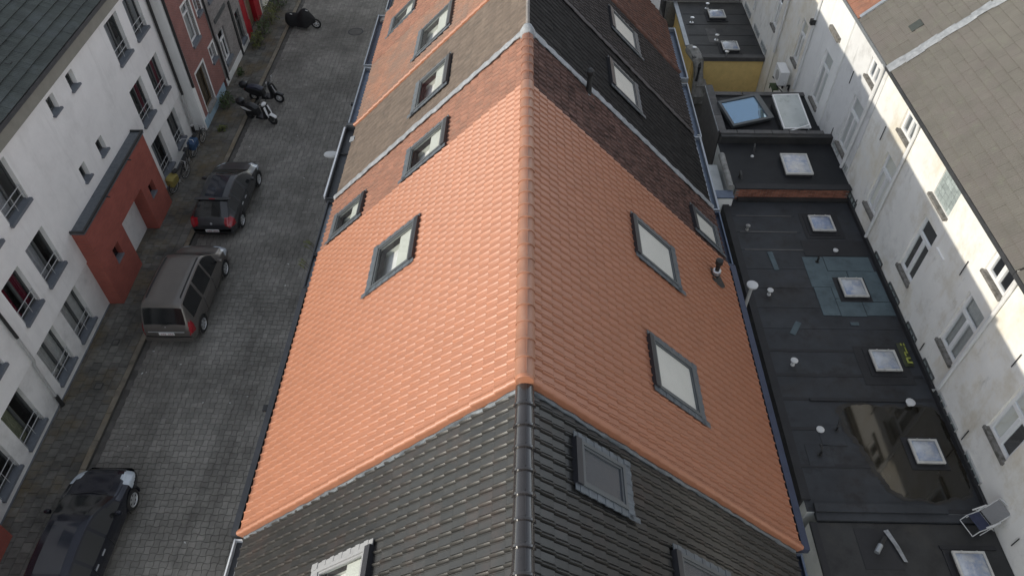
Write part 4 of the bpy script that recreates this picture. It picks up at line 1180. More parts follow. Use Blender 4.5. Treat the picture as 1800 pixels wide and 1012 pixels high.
MB().box(11.12, 11.30, 27.32 - rear[3][0], 27.50 - rear[3][0], 6.15, 6.35).build('pipe_head', 'iron', rear_roofs[3][0])
# iron wall anchors
for k, y, z0, z1 in ((2, 23.07, 6.2, 6.67), (1, 19.73, 6.2, 6.72), (1, 13.54, 6.42, 6.92), (1, 13.27, 3.62, 3.94), (0, 10.55, 6.46, 6.92), (1, 19.53, 3.62, 3.9), (0, 10.33, 3.66, 4.08), (0, 7.49, 3.72, 4.08), (2, 23.0, 4.0, 4.4)):
    h, rf, a, b = rear_roofs[k]
    MB().tube([(11.37, y - a, z0), (11.37, y - a, z1)], .014, 6).build('wall_anchor', 'iron', h)
bx(PRt(rear[1][0], 0), 14.35, 14.85, 6.15, 6.17, -.05, .0).build('cable', 'pvc', rear_roofs[1][0])
# cellar lights: small framed glass grids at the foot of the wall
for k, y0, y1, z in ((1, 19.45, 20.2, 3.62), (1, 16.65, 17.25, 3.55), (1, 15.05, 15.9, 3.55), (1, 13.6, 14.3, 3.55), (1, 12.25, 12.95, 3.55), (0, 11.35, 11.8, 3.55), (0, 10.62, 11.15, 3.55), (0, 9.1, 9.98, 3.55), (2, 21.9, 22.6, 4.05), (2, 20.95, 21.3, 4.05), (5, 35.6, 36.9, 2.35), (5, 33.6, 34.6, 2.35), (5, 32.05, 33.0, 2.35)):
    h, rf, a, b = rear_roofs[k]
    Pw = PRt(a, rear[k][4])
    f = lambda u, z_, d: Pw(u, z_, d)
    mb = MB()
    mb.box(y0, y1, z - .14, z - .11, -.05, -.01, f).box(y0, y1, z + .11, z + .14, -.05, -.01, f)
    n = max(2, int((y1 - y0) / .22))
    for i in range(n + 1):
        u = y0 + (y1 - y0 - .02) * i / n
        mb.box(u, u + .02, z - .11, z + .11, -.05, -.01, f)
    c = mb.build('cellar_light', 'pipe_grey' if k != 1 else 'frame_win', h)
    bx(Pw, y0 + .01, y1 - .01, z - .12, z + .12, -.012, -.003).build('pane', 'glassblock', c)

# ------------------------------------------------------------------ flat roofed extensions in the courtyard
def rooflight(par, x0, x1, y0, y1, z, kerb_h=.10, fmat='dome_frame'):
    mb = MB()
    mb.box(x0 - .12, x1 + .12, y0 - .12, y1 + .12, z, z + .03).box(x0, x1, y0, y1, z + .03, z + kerb_h)
    k = mb.build('rooflight', 'bitumen_strip', par)
    w = .055; t0, t1 = z + kerb_h + .002, z + kerb_h + .055
    f = MB().box(x0, x1, y0, y0 + w, t0, t1).box(x0, x1, y1 - w, y1, t0, t1).box(x0, x0 + w, y0 + w, y1 - w, t0, t1).box(x1 - w, x1, y0 + w, y1 - w, t0, t1)
    for (a, b) in ((x0 + .2, y0), (x1 - .2, y0), (x0 + .2, y1 - .03), (x1 - .2, y1 - .03)):
        f.box(a, a + .04, b, b + .03, t1, t1 + .02)
    f.build('frame', fmat, k)
    n = 8; vs = []
    for i in range(n + 1):
        for j in range(n + 1):
            u, v = i / n, j / n
            hh = .12 * (math.sin(math.pi * u) * math.sin(math.pi * v)) ** .45
            vs.append((x0 + w + (x1 - x0 - 2 * w) * u, y0 + w + (y1 - y0 - 2 * w) * v, t1 - .02 + hh))
    MB().add(vs, [(i * (n + 1) + j, (i + 1) * (n + 1) + j, (i + 1) * (n + 1) + j + 1, i * (n + 1) + j + 1) for i in range(n) for j in range(n)]).build('dome', 'dome', k, smooth='all')
    return k
def mushroom(par, x, y, z, h=.22, m_='cast_white', r=.085, base=.06, lean=0):
    v = MB().revolve([(base, 0), (base, .03), (base * .7, .04), (base * .7, h - .06), (r, h - .05), (r * 1.05, h - .02), (r * .7, h), (.0, h + .004)], Matrix.Translation((x, y, z)) @ Matrix.Rotation(lean, 4, 'Y'), 14)
    return v.build('roof_vent', m_, par, smooth=True)

F2 = 3.4
e2 = empty('flat_roof_extension', (7.0, 8.4, 0), 'largest black flat roof, with blue-green patch, shallow puddle and four rooflights', 'extension', 'flat roofed extensions in the courtyard')
O2 = Vector((7.0, 8.4, 0))
def loc2(x, y): return x - 7.0, y - 8.4
mb = MB()
x1, y1 = loc2(11.38, 20.05)
mb.box(0.0, x1, 0, y1, 0.0, F2 - .01)
mb.build('wall', 'pale_blue_wall', e2)
rf2 = MB().box(.004, x1 - .004, .004, y1 - .004, F2 - .008, F2).build('roof', 'bitumen', e2)
# felt laps: each sheet laps the next
for y in (8.42, 9.6, 10.7, 11.65, 12.45, 13.32, 14.2, 15.02, 15.84, 16.67, 17.54, 18.4, 19.2):
    w = rng.uniform(.9, 1.0)
    ys = y - 8.4
    xa, xb = .06, x1 - .12
    if y > 16.5: xb = 9.3 - 7
    mb = MB(); n = 20
    vs = []
    for i in range(n + 1):
        xx = xa + (xb - xa) * i / n
        yy = ys + rng.gauss(0, .006)
        vs += [(xx, yy, F2 + .003), (xx, yy, F2 + .009), (xx, yy + .10, F2 + .0045)]
    mb.add(vs, [(3 * i + j, 3 * i + 3 + j, 3 * i + 4 + j, 3 * i + 1 + j) for i in range(n) for j in range(2)])
    mb.build('felt_lap', 'bitumen_strip' if y < 14 else 'bitumen', rf2)
for y in (17.54, 18.40, 19.2):
    MB().box(.3, 2.2, y - 8.4 - .03, y - 8.4 + .03, F2 + .0095, F2 + .0125).build('seam_strip', 'coping', rf2)
# darker newer felt round the rooflights
for (a, b, c, d) in ((9.45, 10.75, 18.1, 19.35), (9.6, 11.0, 12.2, 13.55), (9.2, 11.3, 17.28, 18.0)):
    MB().box(a - 7, b - 7, c - 8.4, d - 8.4, F2 + .010, F2 + .014).build('felt_patch', 'bitumen_strip', rf2)
# blue-green patch as overlapping sheets
gsheets = [(9.06, 9.72, 15.9, 17.22), (9.74, 11.2, 16.6, 17.24), (9.10, 9.62, 14.72, 15.88), (9.64, 10.4, 14.70, 15.4), (9.64, 10.3, 15.42, 16.58), (10.32, 11.26, 15.3, 16.58), (10.42, 11.28, 14.74, 15.28)]
for k, (a, b, c, d) in enumerate(gsheets):
    MB().box(a - 7, b - 7, c - 8.4, d - 8.4, F2 + .010, F2 + .017 + .003 * (k % 3)).build('felt_sheet', 'bitumen_green', rf2)
# upstand along the near gap, edge flashings at the white wall
MB().box(-.06, .16, .3, y1, F2 - .5, F2 + .06).build('edge_upstand', 'bitumen_strip', e2)
MB().box(.2, 3.4, -.02, .20, F2 - .1, F2 + .075).box(.2, 4.36, -.22, -.025, F2 - .1, F2 + .02).build('roof_divider', 'bitumen', e2)
MB().box(.9, 3.5, 11.62 - 8.4, 11.70 - 8.4, F2 + .01, F2 + .05).build('divider_strip', 'bitumen_strip', e2)
MB().box(x1 - .08, x1 - .003, .2, y1, F2 + .002, F2 + .15).build('wall_flashing', 'bitumen_strip', e2)
# rooflights
for (a, b, c, d) in ((9.70, 10.46, 18.36, 19.12), (9.90, 10.64, 15.40, 16.18), (9.97, 10.70, 12.60, 13.33), (10.08, 10.80, 9.70, 10.40)):
    rooflight(e2, a - 7, b - 7, c - 8.4, d - 8.4, F2)
# vents and caps
for x, y, h_, m_, r_ in ((7.55, 18.5, .22, 'concrete', .075), (7.64, 15.55, .24, 'cast_white', .09), (7.72, 12.85, .24, 'cast_white', .10), (10.22, 17.50, .10, 'cast_white', .08), (10.55, 11.55, .16, 'cast_white', .12), (7.94, 10.72, .05, 'cast_white', .10)):
    mushroom(e2, x - 7, y - 8.4, F2, h_, m_, r_)
for x, y, dx, dy in ((8.35, 10.70, .12, .25), (7.72, 9.95, .02, .2), (9.5, 17.0, .0, .05)):
    X_, Y_ = loc2(x, y)
    MB().revolve([(.07, 0), (.07, .015), (.045, .02)], Matrix.Translation((X_, Y_, F2 + .004)), 12).tube([(X_, Y_, F2), (X_, Y_, F2 + .18), (X_ + dx * .5, Y_ + dy * .5, F2 + .25), (X_ + dx, Y_ + dy, F2 + .2)], .035, 8).build('vent_stub', 'iron', e2, smooth=True)
for (x, y) in ((8.2, 10.55), (7.72, 9.95)):
    X_, Y_ = loc2(x, y)
    MB().box(X_ - .32, X_ + .32, Y_ - .32, Y_ + .32, F2 + .0035, F2 + .008).build('felt_patch', 'bitumen_strip', rf2)
    MB().box(X_ - .31, X_ + .31, Y_ - .31, Y_ + .31, F2 + .008, F2 + .0095).build('felt_patch', 'bitumen', rf2)
# puddle
pp = [(8.62, 11.36), (9.1, 11.54), (9.9, 11.45), (10.7, 11.5), (11.24, 11.45), (11.27, 10.2), (11.26, 9.2), (11.1, 8.85), (10.2, 8.72), (9.55, 8.80), (9.25, 9.0), (9.15, 9.3), (9.0, 9.75), (8.96, 10.1), (8.80, 10.45), (8.70, 10.8)]
def smooth_poly(pts, it=3):
    for _ in range(it):
        q = []
        for i in range(len(pts)):
            a, b = Vector(pts[i]), Vector(pts[(i + 1) % len(pts)])
            q += [a * .75 + b * .25, a * .25 + b * .75]
        pts = q
    return pts
pr_ = random.Random(12)
def rough_ring(pts, amp, it=4):
    pts = [Vector(p) for p in pts]
    for k in range(it):
        q = []
        for i in range(len(pts)):
            a, b = pts[i], pts[(i + 1) % len(pts)]
            d = b - a
            q += [a, (a + b) / 2 + Vector((-d.y, d.x)) * pr_.uniform(-amp, amp)]
        pts = q
    return pts
sp = rough_ring(smooth_poly(pp, 1), .16, 3)
cx_, cy_ = 10.0, 10.1
st_ = [(cx_ + (x - cx_) * 1.05 + (.10 if x < cx_ else 0) * -pr_.uniform(.3, 1.3), cy_ + (y - cy_) * 1.05) for x, y in sp]
st_ = [(min(x, 11.28), y) for x, y in st_]
MB().add([(x, y, F2 + .0105) for x, y in st_], [tuple(range(len(st_)))]).build('silt', 'silt')['kind'] = 'structure'
pu = MB().add([(x, y, F2 + .0135) for x, y in sp], [tuple(range(len(sp)))]).build('puddle', 'puddle')
pu['kind'] = 'structure'

# near flat roof at the bottom edge
e1 = empty('flat_roof_extension', (7.0, 2.0, 0), 'near black flat roof with a square dark patch, at the foot of the picture', 'extension', 'flat roofed extensions in the courtyard')
MB().box(0, 4.38, 0, 6.15, 0, F2 - .06).build('wall', 'pale_blue_wall', e1)
MB().box(.10, 4.376, .004, 6.15, F2 - .058, F2 - .04).build('roof', 'bitumen_old', e1)
MB().box(.0, .16, .004, 6.14, F2 - .06, F2 + .02).build('edge_upstand', 'bitumen_strip', e1)
MB().box(1.02, 1.92, 5.02, 6.02, F2 - .039, F2 - .03).build('felt_patch', 'bitumen_strip', e1)
rooflight(e1, 3.05, 3.80, 4.55, 5.42, F2 - .04, kerb_h=.14)
v_ = MB().tube([(1.62, 5.72, F2 - .03), (1.62, 5.72, F2 + .12), (1.52, 5.62, F2 + .17), (1.36, 5.42, F2 + .16)], .05, 10).build('vent_elbow', 'iron', e1, smooth=True)
MB().tube([(1.44, 5.52, F2 + .17), (1.30, 5.34, F2 + .155)], .062, 12).build('vent_cap', 'zinc', v_, smooth=True)
MB().add([(1.70, 5.95, F2), (1.82, 5.98, F2 + .01), (1.96, 5.55, F2), (2.04, 5.2, F2 - .02), (1.94, 5.2, F2 + .01), (1.82, 5.6, F2 + .03)], [(0, 1, 2, 5), (5, 2, 3, 4)]).build('crumpled_foil', 'lead', e1)
MB().box(2.9, 4.2, 5.52, 5.62, F2 - .038, F2 + .0).build('timber_batten', 'bitumen_strip', e1)

# black flat roof behind a brick parapet
F3 = 3.85
e3 = empty('flat_roof_extension', (7.2, 20.08, 0), 'small black flat roof behind the low red brick parapet with one slanted rooflight', 'extension', 'flat roofed extensions in the courtyard')
MB().box(0, 4.18, .24, 2.65, 0, F3 - .01).build('wall', 'pale_blue_wall', e3)
MB().box(.004, 4.176, .24, 2.646, F3 - .008, F3).build('roof', 'bitumen_black', e3)
par = MB().box(.2, 4.10, .02, .20, F2, F3 + .02).build('parapet', 'mortar', e3)
bm_ = MB().box(-.098, .098, -.008, .05, -.028, .028).mesh('brick', 'par_brick')
for r_ in range(7):
    for c in range(18):
        x = .32 + c * .211 + (.1 if r_ % 2 else 0)
        if x > 4.05: continue
        link('brick', bm_, par, loc=(x, .012 + rng.gauss(0, .002), F2 + .05 + r_ * .065))
MB().box(.16, 4.16, -.03, .25, F3 + .022, F3 + .065).build('coping', 'bitumen_strip', e3)
MB().box(.3, 4.1, -.16, .0, F2 + .01, F2 + .12).build('upstand', 'bitumen_old', e3)
rl = MB().box(2.06, 2.98, .72, 1.76, F3, F3 + .10).build('rooflight', 'bitumen_strip', e3)
def slant(x, y, z): return (x + (y - 1.2) * .0, y, z + (y - .7) * .06)
f = MB()
for a in ((2.04, 3.0, .70, .76), (2.04, 3.0, 1.72, 1.78), (2.04, 2.10, .76, 1.72), (2.94, 3.0, .76, 1.72)):
    f.box(*a, F3 + .11, F3 + .17, slant)
f.build('frame', 'dome_frame', rl)
MB().box(2.10, 2.94, .76, 1.72, F3 + .13, F3 + .15, slant).build('dome', 'dome', rl)
for x, y, dx in ((8.45, 22.35, -.10), (7.62, 20.75, -.04)):
    X_, Y_ = x - 7.2, y - 20.08
    MB().tube([(X_, Y_, F3), (X_, Y_, F3 + .25), (X_ + dx, Y_ - .3, F3 + .3), (X_ + dx * 1.4, Y_ - .42, F3 + .2)], .04, 8).build('vent_stub', 'iron', e3, smooth=True)
mushroom(e3, 8.32 - 7.2, 21.95 - 20.08, F3, .06, 'cast_white', .05)
MB().box(.1, 4.18, 2.66, 2.9, F2, F3 + .30).build('rear_upstand', 'bitumen_old', e3)
cp = MB().box(.0, .62, -.10, .10, 0, .035).mesh('coping_stone', 'coping')
for i in range(6):
    link('coping_stone', cp, e3, loc=(.08 + i * .64, 2.95, F3 + .30))
# round-backed coping and pale wall on the left edge
hm = MB().revolve([(.11, -.46), (.115, -.40), (.105, .46)], None, 14).mesh('coping_tile', 'concrete', True)
for i in range(2):
    link('coping_tile', hm, e3, mtx=Matrix.Translation((.02, .55 + i * .95, F3 + .0)) @ Matrix.Rotation(R(90), 4, 'X'))
MB().box(-.62, -.12, .02, 1.75, 2.0, 3.55).build('side_wall', 'pale_blue_wall', e3)
MB().box(-.75, .05, -.35, -.02, 3.0, 3.75).build('end_block', 'render', e3)
MB().box(-.78, .06, -.40, .0, 3.752, 3.80).build('end_coping', 'zinc_blue', e3)

# sunken terrace roof with two glazed hatches
F4 = 3.65
e4 = empty('flat_roof_extension', (7.3, 23.05, 0), 'sunken dark roof between coping walls with a sky-tinted glass hatch and a propped white one', 'extension', 'flat roofed extensions in the courtyard')
MB().box(0, 4.08, .1, 3.25, 0, F4 - .01).build('wall', 'coping', e4)
MB().box(.2, 4.076, .12, 3.24, F4 - .008, F4).build('roof', 'bitumen_black', e4)
MB().box(.0, .22, .1, 3.2, F4, F4 + .42).build('side_parapet', 'coping', e4)
cs = MB().box(-.15, .15, -.52, .52, 0, .04).mesh('coping_stone', 'coping')
for i in range(3):
    link('coping_stone', cs, e4, loc=(.10, .62 + i * 1.06, F4 + .42))
MB().box(-.055, -.04, .1, 3.2, F4 + .40, F4 + .468).build('coping_edge', 'zinc', e4)
cs2 = MB().box(-.62, .62, -.12, .12, 0, .04).mesh('coping_stone', 'coping')
for i in range(3):
    link('coping_stone', cs2, e4, loc=(.9 + i * 1.27, 3.30, F4 + .02))
MB().mbox(Matrix.Translation((1.45, 1.55, F4 + .06)) @ Matrix.Rotation(R(-14), 4, 'Z'), 2.35, 2.1, .12).build('hatch_base', 'bitumen_strip', e4)
# hatch with reflected sky blue put into its glass: a box frame tilted, rotated a little in plan
hb_ = Matrix.Translation((1.22, 1.48, F4 + .45)) @ Matrix.Rotation(R(20), 4, 'Z') @ Matrix.Rotation(R(13), 4, 'X')
mb = MB()
Lx, Ly, w = 1.78, 1.32, .10
for cx, cy, sx, sy in ((0, Ly / 2 - w / 2, Lx, w), (0, -Ly / 2 + w / 2, Lx, w), (-Lx / 2 + w / 2, 0, w, Ly - 2 * w), (Lx / 2 - .11, 0, .22, Ly - 2 * w)):
    mb.mbox(hb_ @ Matrix.Translation((cx, cy, 0)), sx, sy, .14)
hatch = mb.build('glass_hatch', 'frame_grey', e4)
MB().mbox(hb_ @ Matrix.Translation((-.05, 0, .02)), Lx - .34, Ly - .22, .02).build('pane', 'glass_sky_tint', hatch)
MB().mbox(hb_ @ Matrix.Translation((-.05, 0, -.12)), Lx - .34, Ly - .22, .02).build('blind', 'pale_blue_wall', hatch)
MB().mbox(hb_ @ Matrix.Translation((0, 0, -.24)), Lx - .1, Ly - .1, .3).build('kerb', 'bitumen_strip', hatch)
# white framed hatch propped open
hw_ = Matrix.Translation((2.93, 1.35, F4 + .52)) @ Matrix.Rotation(R(4), 4, 'Z') @ Matrix.Rotation(R(10), 4, 'X')
mb = MB(); Lx, Ly, w = 1.05, 1.85, .05
for cx, cy, sx, sy in ((0, Ly / 2 - w / 2, Lx, w), (0, -Ly / 2 + w / 2, Lx, w), (-Lx / 2 + w / 2, 0, w, Ly - 2 * w), (Lx / 2 - w / 2, 0, w, Ly - 2 * w)):
    mb.mbox(hw_ @ Matrix.Translation((cx, cy, 0)), sx, sy, .05)
h2_ = mb.build('glass_hatch', 'pvc', e4)
MB().mbox(hw_ @ Matrix.Translation((0, 0, .0)), Lx - .09, Ly - .09, .014).build('pane', 'frosted', h2_)
MB().mbox(hw_ @ Matrix.Translation((0, 0, -.10)), Lx - .06, Ly - .06, .01).build('lining', 'pale_blue_wall', h2_)
MB().box(2.42, 3.42, .5, 2.2, F4, F4 + .3).build('kerb', 'bitumen_strip', h2_)
MB().tube([(2.70, .30, F4 + .36), (3.42, .48, F4 + .52)], .03, 6).build('prop_bar', 'pvc', h2_)

# ochre walled extension, lower and farther back
F5 = 2.08
e5 = empty('flat_roof_extension', (8.0, 32.0, 0), 'flat roof above the ochre yellow wall, dotted with small metal mushroom vents', 'extension', 'flat roofed extensions in the courtyard')
MB().box(.10, 3.36, .0, .2, 0, F5 - .15).build('yellow_wall', 'yellow', e5)
MB().box(.0, 3.37, .21, 5.6, 0, F5 - .01).build('wall', 'yellow', e5)
MB().box(-.05, 3.375, -.02, 5.6, F5 - .008, F5).build('roof', 'bitumen_old', e5)
MB().box(.05, 3.37, -.06, .24, F5 - .15, F5 + .05).build('roof_edge', 'coping', e5)
MB().box(-.22, -.02, 1.1, 5.7, F5 - .06, F5 + .03).build('metal_edge', 'zinc', e5)
for (a, b, c, d) in ((1.34, 2.16, 3.62, 4.42), (1.46, 2.24, .42, 1.22)):
    rooflight(e5, a, b, c, d, F5, kerb_h=.15)
for x, y in ((1.42, 4.92), (.41, 3.40), (1.36, 1.66), (.08, .45), (1.55, .09)):
    MB().revolve([(.11, 0), (.105, .025), (.036, .036), (.036, .24), (.09, .255), (.10, .285), (.0, .30)], Matrix.Translation((x, y, F5)), 14).build('roof_vent', 'steel', e5, smooth=True)
for y in (1.15, 2.12, 3.2, 4.3):
    MB().box(.1, 3.3, y, y + .035, F5 + .002, F5 + .010).build('felt_lap', 'bitumen_strip', e5)
MB().box(1.0, 1.5, 1.4, 2.8, F5 + .002, F5 + .007).build('felt_patch', 'coping', e5)
MB().box(-.5, 3.3, 5.75, 6.0, 0, F5 + .3).box(-.5, 3.3, 5.65, 5.74, 0, F5 + .0).build('rear_wall', 'coping_conc', e5)
MB().tube([(.02, 1.09, F5 - .18), (.10, .6, F5 - .06), (.27, .0, F5 - .15), (.34, -.3, F5 - .85), (.40, -.6, F5 - 1.7)], [.24, .29, .27, .24, .3], 10).build('flue_stack', 'concrete', e5, smooth=True)
MB().box(.25, .75, -.7, -.06, .0, F5 - 1.1).build('flue_base', 'concrete', e5)
MB().tube([(.34, .1, F5 + .0), (.30, -.36, F5 - .3), (.19, -.6, F5 - .9)], .07, 8).build('flue_hose', 'iron', e5, smooth=True)
e6 = empty('flat_roof_extension', (7.3, 38.1, 0), 'dark flat roof behind the grey wall at the top of the courtyard', 'extension', 'flat roofed extensions in the courtyard')
MB().box(0, 4.0, 0, 8, 0, 1.9).build('wall', 'coping', e6)
MB().box(.0, 4.0, .02, 8, 1.902, 1.92).build('roof', 'bitumen_old', e6)

# pipe with round white cap standing by the gutter
sp_ = empty('cowl_pipe', (6.72, 14.85, F2), 'white cowl pipe with flat round cap standing by the navy gutter', 'vent pipe')
MB().tube([(0, 0, -1.2), (0, 0, .92)], .05, 12).build('pipe', 'pipe_grey', sp_, smooth=True)
MB().revolve([(.05, .88), (.16, .93), (.165, .98), (.10, 1.0), (.0, 1.0)], None, 18).build('cap', 'cast_white', sp_, smooth=True)
sp_.location.z = 3.6
# loose strips of felt
for x, y, l, w, a, lab in ((8.1, 17.02, .82, .16, R(4), 'loose grey felt strip lying lengthwise near the far end of the large flat roof'), (8.13, 14.2, .55, .17, R(-32), 'loose grey felt strip lying askew near the white capped vent'), (9.93, 14.40, .12, .24, 0, 'short grey felt offcut beside the blue-green patch')):
    o = MB().box(-w / 2, w / 2, -l / 2, l / 2, 0, .008).add([(-w / 2, -l / 2, .0085), (w / 2, -l / 2, .0085), (w / 2, l / 2, .02), (-w / 2, l / 2, .012)], [(0, 1, 2, 3)]).build('felt_strip', 'bitumen_green', None, loc=(x, y, F2 + .012))
    o.rotation_euler = (0, 0, a); tag(o, lab, 'felt strip', 'loose felt strips')
# discarded sack by the wall
sk_ = empty('plastic_sack', (11.02, 13.25, F2 + .016), 'dark green plastic sack with yellow print lying beside a rooflight', 'sack')
n = 6; vs = []
for i in range(n + 1):
    for j in range(4):
        vs.append((-.13 + .26 * j / 3, -.42 + .84 * i / n, .004 + (.07 * math.sin(math.pi * j / 3) + rng.uniform(0, .02)) * (1 if 0 < i < n else .3)))
MB().add(vs, [(i * 4 + j, i * 4 + j + 1, i * 4 + j + 5, i * 4 + j + 4) for i in range(n) for j in range(3)]).build('sack_body', 'sack_dark', sk_, smooth='all')
for (a, b, c, d) in ((-.07, .08, -.36, -.30), (-.07, -.02, -.30, -.20), (-.06, .07, -.20, -.15), (-.04, .06, .0, .05), (-.05, -.01, -.1, .02), (.02, .05, .05, .22), (-.06, -.02, .28, .36), (.03, .06, .27, .36)):
    MB().box(a, b, c, d, .088, .094).build('yellow_print', 'sack_yellow', sk_)

# air conditioner
ac = empty('air_conditioner', (11.05, 28.55, 2.98), 'white air conditioner box on a dark wall bracket below the far window', 'air conditioner')
MB().box(-.20, .18, -.42, .42, .0, .62).build('casing', 'pvc', ac)
MB().revolve([(.22, 0), (.22, .012), (.19, .014), (.0, .014)], Matrix.Translation((-.2, -.06, .32)) @ Matrix.Rotation(R(-90), 4, 'Y'), 20).build('fan_grille', 'pipe_grey', ac)
MB().box(-.22, .38, -.38, -.33, -.06, -.005).box(-.22, .38, .33, .38, -.06, -.005).box(.3, .38, -.38, -.33, -.6, -.06).box(.3, .38, .33, .38, -.6, -.06).tube([(-.2, -.355, -.05), (.34, -.355, -.55)], .02, 6).tube([(-.2, .355, -.05), (.34, .355, -.55)], .02, 6).build('bracket', 'iron', ac)
MB().tube([(.05, -.42, .2), (.05, -.52, .15), (.12, -.55, .0), (.25, -.5, -.2), (.34, -.48, -.5)], .03, 8).build('hose', 'cast_white', ac, smooth=True)
MB().box(-.26, .02, -.16, .40, -.40, -.36).box(-.24, -.2, -.14, -.1, -.6, -.40).box(-.24, -.2, .34, .38, -.6, -.40).build('shelf', 'leaf', ac)

# folding chair leaning against the white wall
ch = empty('folding_chair', (10.98, 8.12, F2 + .02), 'white framed folding chair with navy cloth beside the white wall', 'chair', rz=R(18))
fr_ = MB()
for s_ in (-.27, .27):
    fr_.tube([(-.42, s_, .06), (-.30, s_, .30), (.10, s_, .34), (.52, s_ * .95, .92)], .014, 8)
    fr_.tube([(-.16, s_ * 1.08, .02), (.06, s_ * 1.08, .30), (.2, s_ * 1.08, .56)], .013, 8)
    fr_.tube([(.34, s_ * 1.1, .02), (.05, s_ * 1.1, .34), (-.10, s_ * 1.1, .52)], .013, 8)
    fr_.tube([(-.22, s_ * 1.08, .55), (.26, s_ * 1.08, .58)], .022, 8)
fr_.tube([(-.42, -.27, .06), (-.42, .27, .06)], .014, 8).tube([(.52, -.257, .92), (.55, 0, .95), (.52, .257, .92)], .014, 8).tube([(.34, -.3, .02), (.34, .3, .02)], .013, 8)
fr_.build('frame', 'cast_white', ch, smooth=True)
MB().box(-.28, .10, -.25, .25, .315, .33).build('seat', 'felt_fabric', ch)
ch.scale = (.8, .8, .8)
bk = Matrix.Translation((.31, 0, .63)) @ Matrix.Rotation(math.atan2(-.58, .42), 4, 'Y')
MB().mbox(bk, .62, .48, .012).build('backrest', 'felt_net', ch)

lp = empty('street_lamp', (-6.40, 19.93, 5.25), 'grey oval street lamp reaching out over the street from the left gutter', 'street lamp')
MB().revolve([(.0, -.10), (.12, -.09), (.17, -.02), (.15, .04), (.05, .07), (.0, .072)], Matrix.Diagonal((1.5, .9, 1, 1)), 18, close=False).build('lamp_housing', 'pipe_grey', lp, smooth=True)
MB().tube([(.20, 0, .02), (.60, 0, .02), (1.15, 0, -.25)], .03, 8).build('arm', 'pipe_dark', lp, smooth=True)
# ------------------------------------------------------------------ cars
def catmull(P, t):
    n = len(P)
    i = max(0, min(n - 2, int(np.searchsorted([p[0] for p in P], t, side='right') - 1)))
    p0, p1, p2, p3 = P[max(i - 1, 0)], P[i], P[i + 1], P[min(i + 2, n - 1)]
    u = (t - p1[0]) / (p2[0] - p1[0])
    out = []
    for k in range(1, len(p1)):
        m1 = (p2[k] - p0[k]) / (p2[0] - p0[0] + 1e-9) * (p2[0] - p1[0]) if i > 0 else (p2[k] - p1[k])
        m2 = (p3[k] - p1[k]) / (p3[0] - p1[0] + 1e-9) * (p2[0] - p1[0]) if i < n - 2 else (p2[k] - p1[k])
        d = p2[k] - p1[k]
        if d == 0: m1 = m2 = 0
        else:
            m1 = max(-3 * abs(d), min(3 * abs(d), m1)); m2 = max(-3 * abs(d), min(3 * abs(d), m2))
            if m1 * d < 0: m1 = 0
            if m2 * d < 0: m2 = 0
        out.append((2 * u ** 3 - 3 * u ** 2 + 1) * p1[k] + (u ** 3 - 2 * u ** 2 + u) * m1 + (-2 * u ** 3 + 3 * u ** 2) * p2[k] + (u ** 3 - u ** 2) * m2)
    return out

def wheel(par, x, y, r, w, side, spokes=6):
    mt = Matrix.Translation((x, y, r)) @ Matrix.Rotation(R(90) * side, 4, 'Y')
    t = MB().revolve([(r * .62, -w / 2), (r * .92, -w / 2), (r, -w / 2 + .03), (r, w / 2 - .03), (r * .92, w / 2), (r * .64, w / 2 - .005), (r * .62, w / 2 - .05)], mt, 24, close=False)
    wh = empty('wheel', (0, 0, 0)); wh.parent = par
    t.build('tyre', 'tyre', wh, smooth=True)
    rim = MB().revolve([(r * .63, w / 2 - .03), (r * .66, w / 2 - .004), (r * .60, w / 2 - .004), (r * .57, w / 2 - .03)], mt, 24, close=False)
    rim.revolve([(.0, w / 2 - .012), (r * .16, w / 2 - .012), (r * .17, w / 2 - .03)], mt, 12, close=False)
    for k in range(spokes):
        a = 2 * math.pi * k / spokes
        rim.mbox(mt @ Matrix.Rotation(a, 4, 'Z') @ Matrix.Translation((r * .37, 0, w / 2 - .022)), r * .46, r * .2, .02)
    rim.build('rim', 'chrome', wh)
    MB().revolve([(0, w / 2 - .05), (r * .60, w / 2 - .05)], mt, 20, close=False).build('brake_disc', 'iron', wh)
    return wh

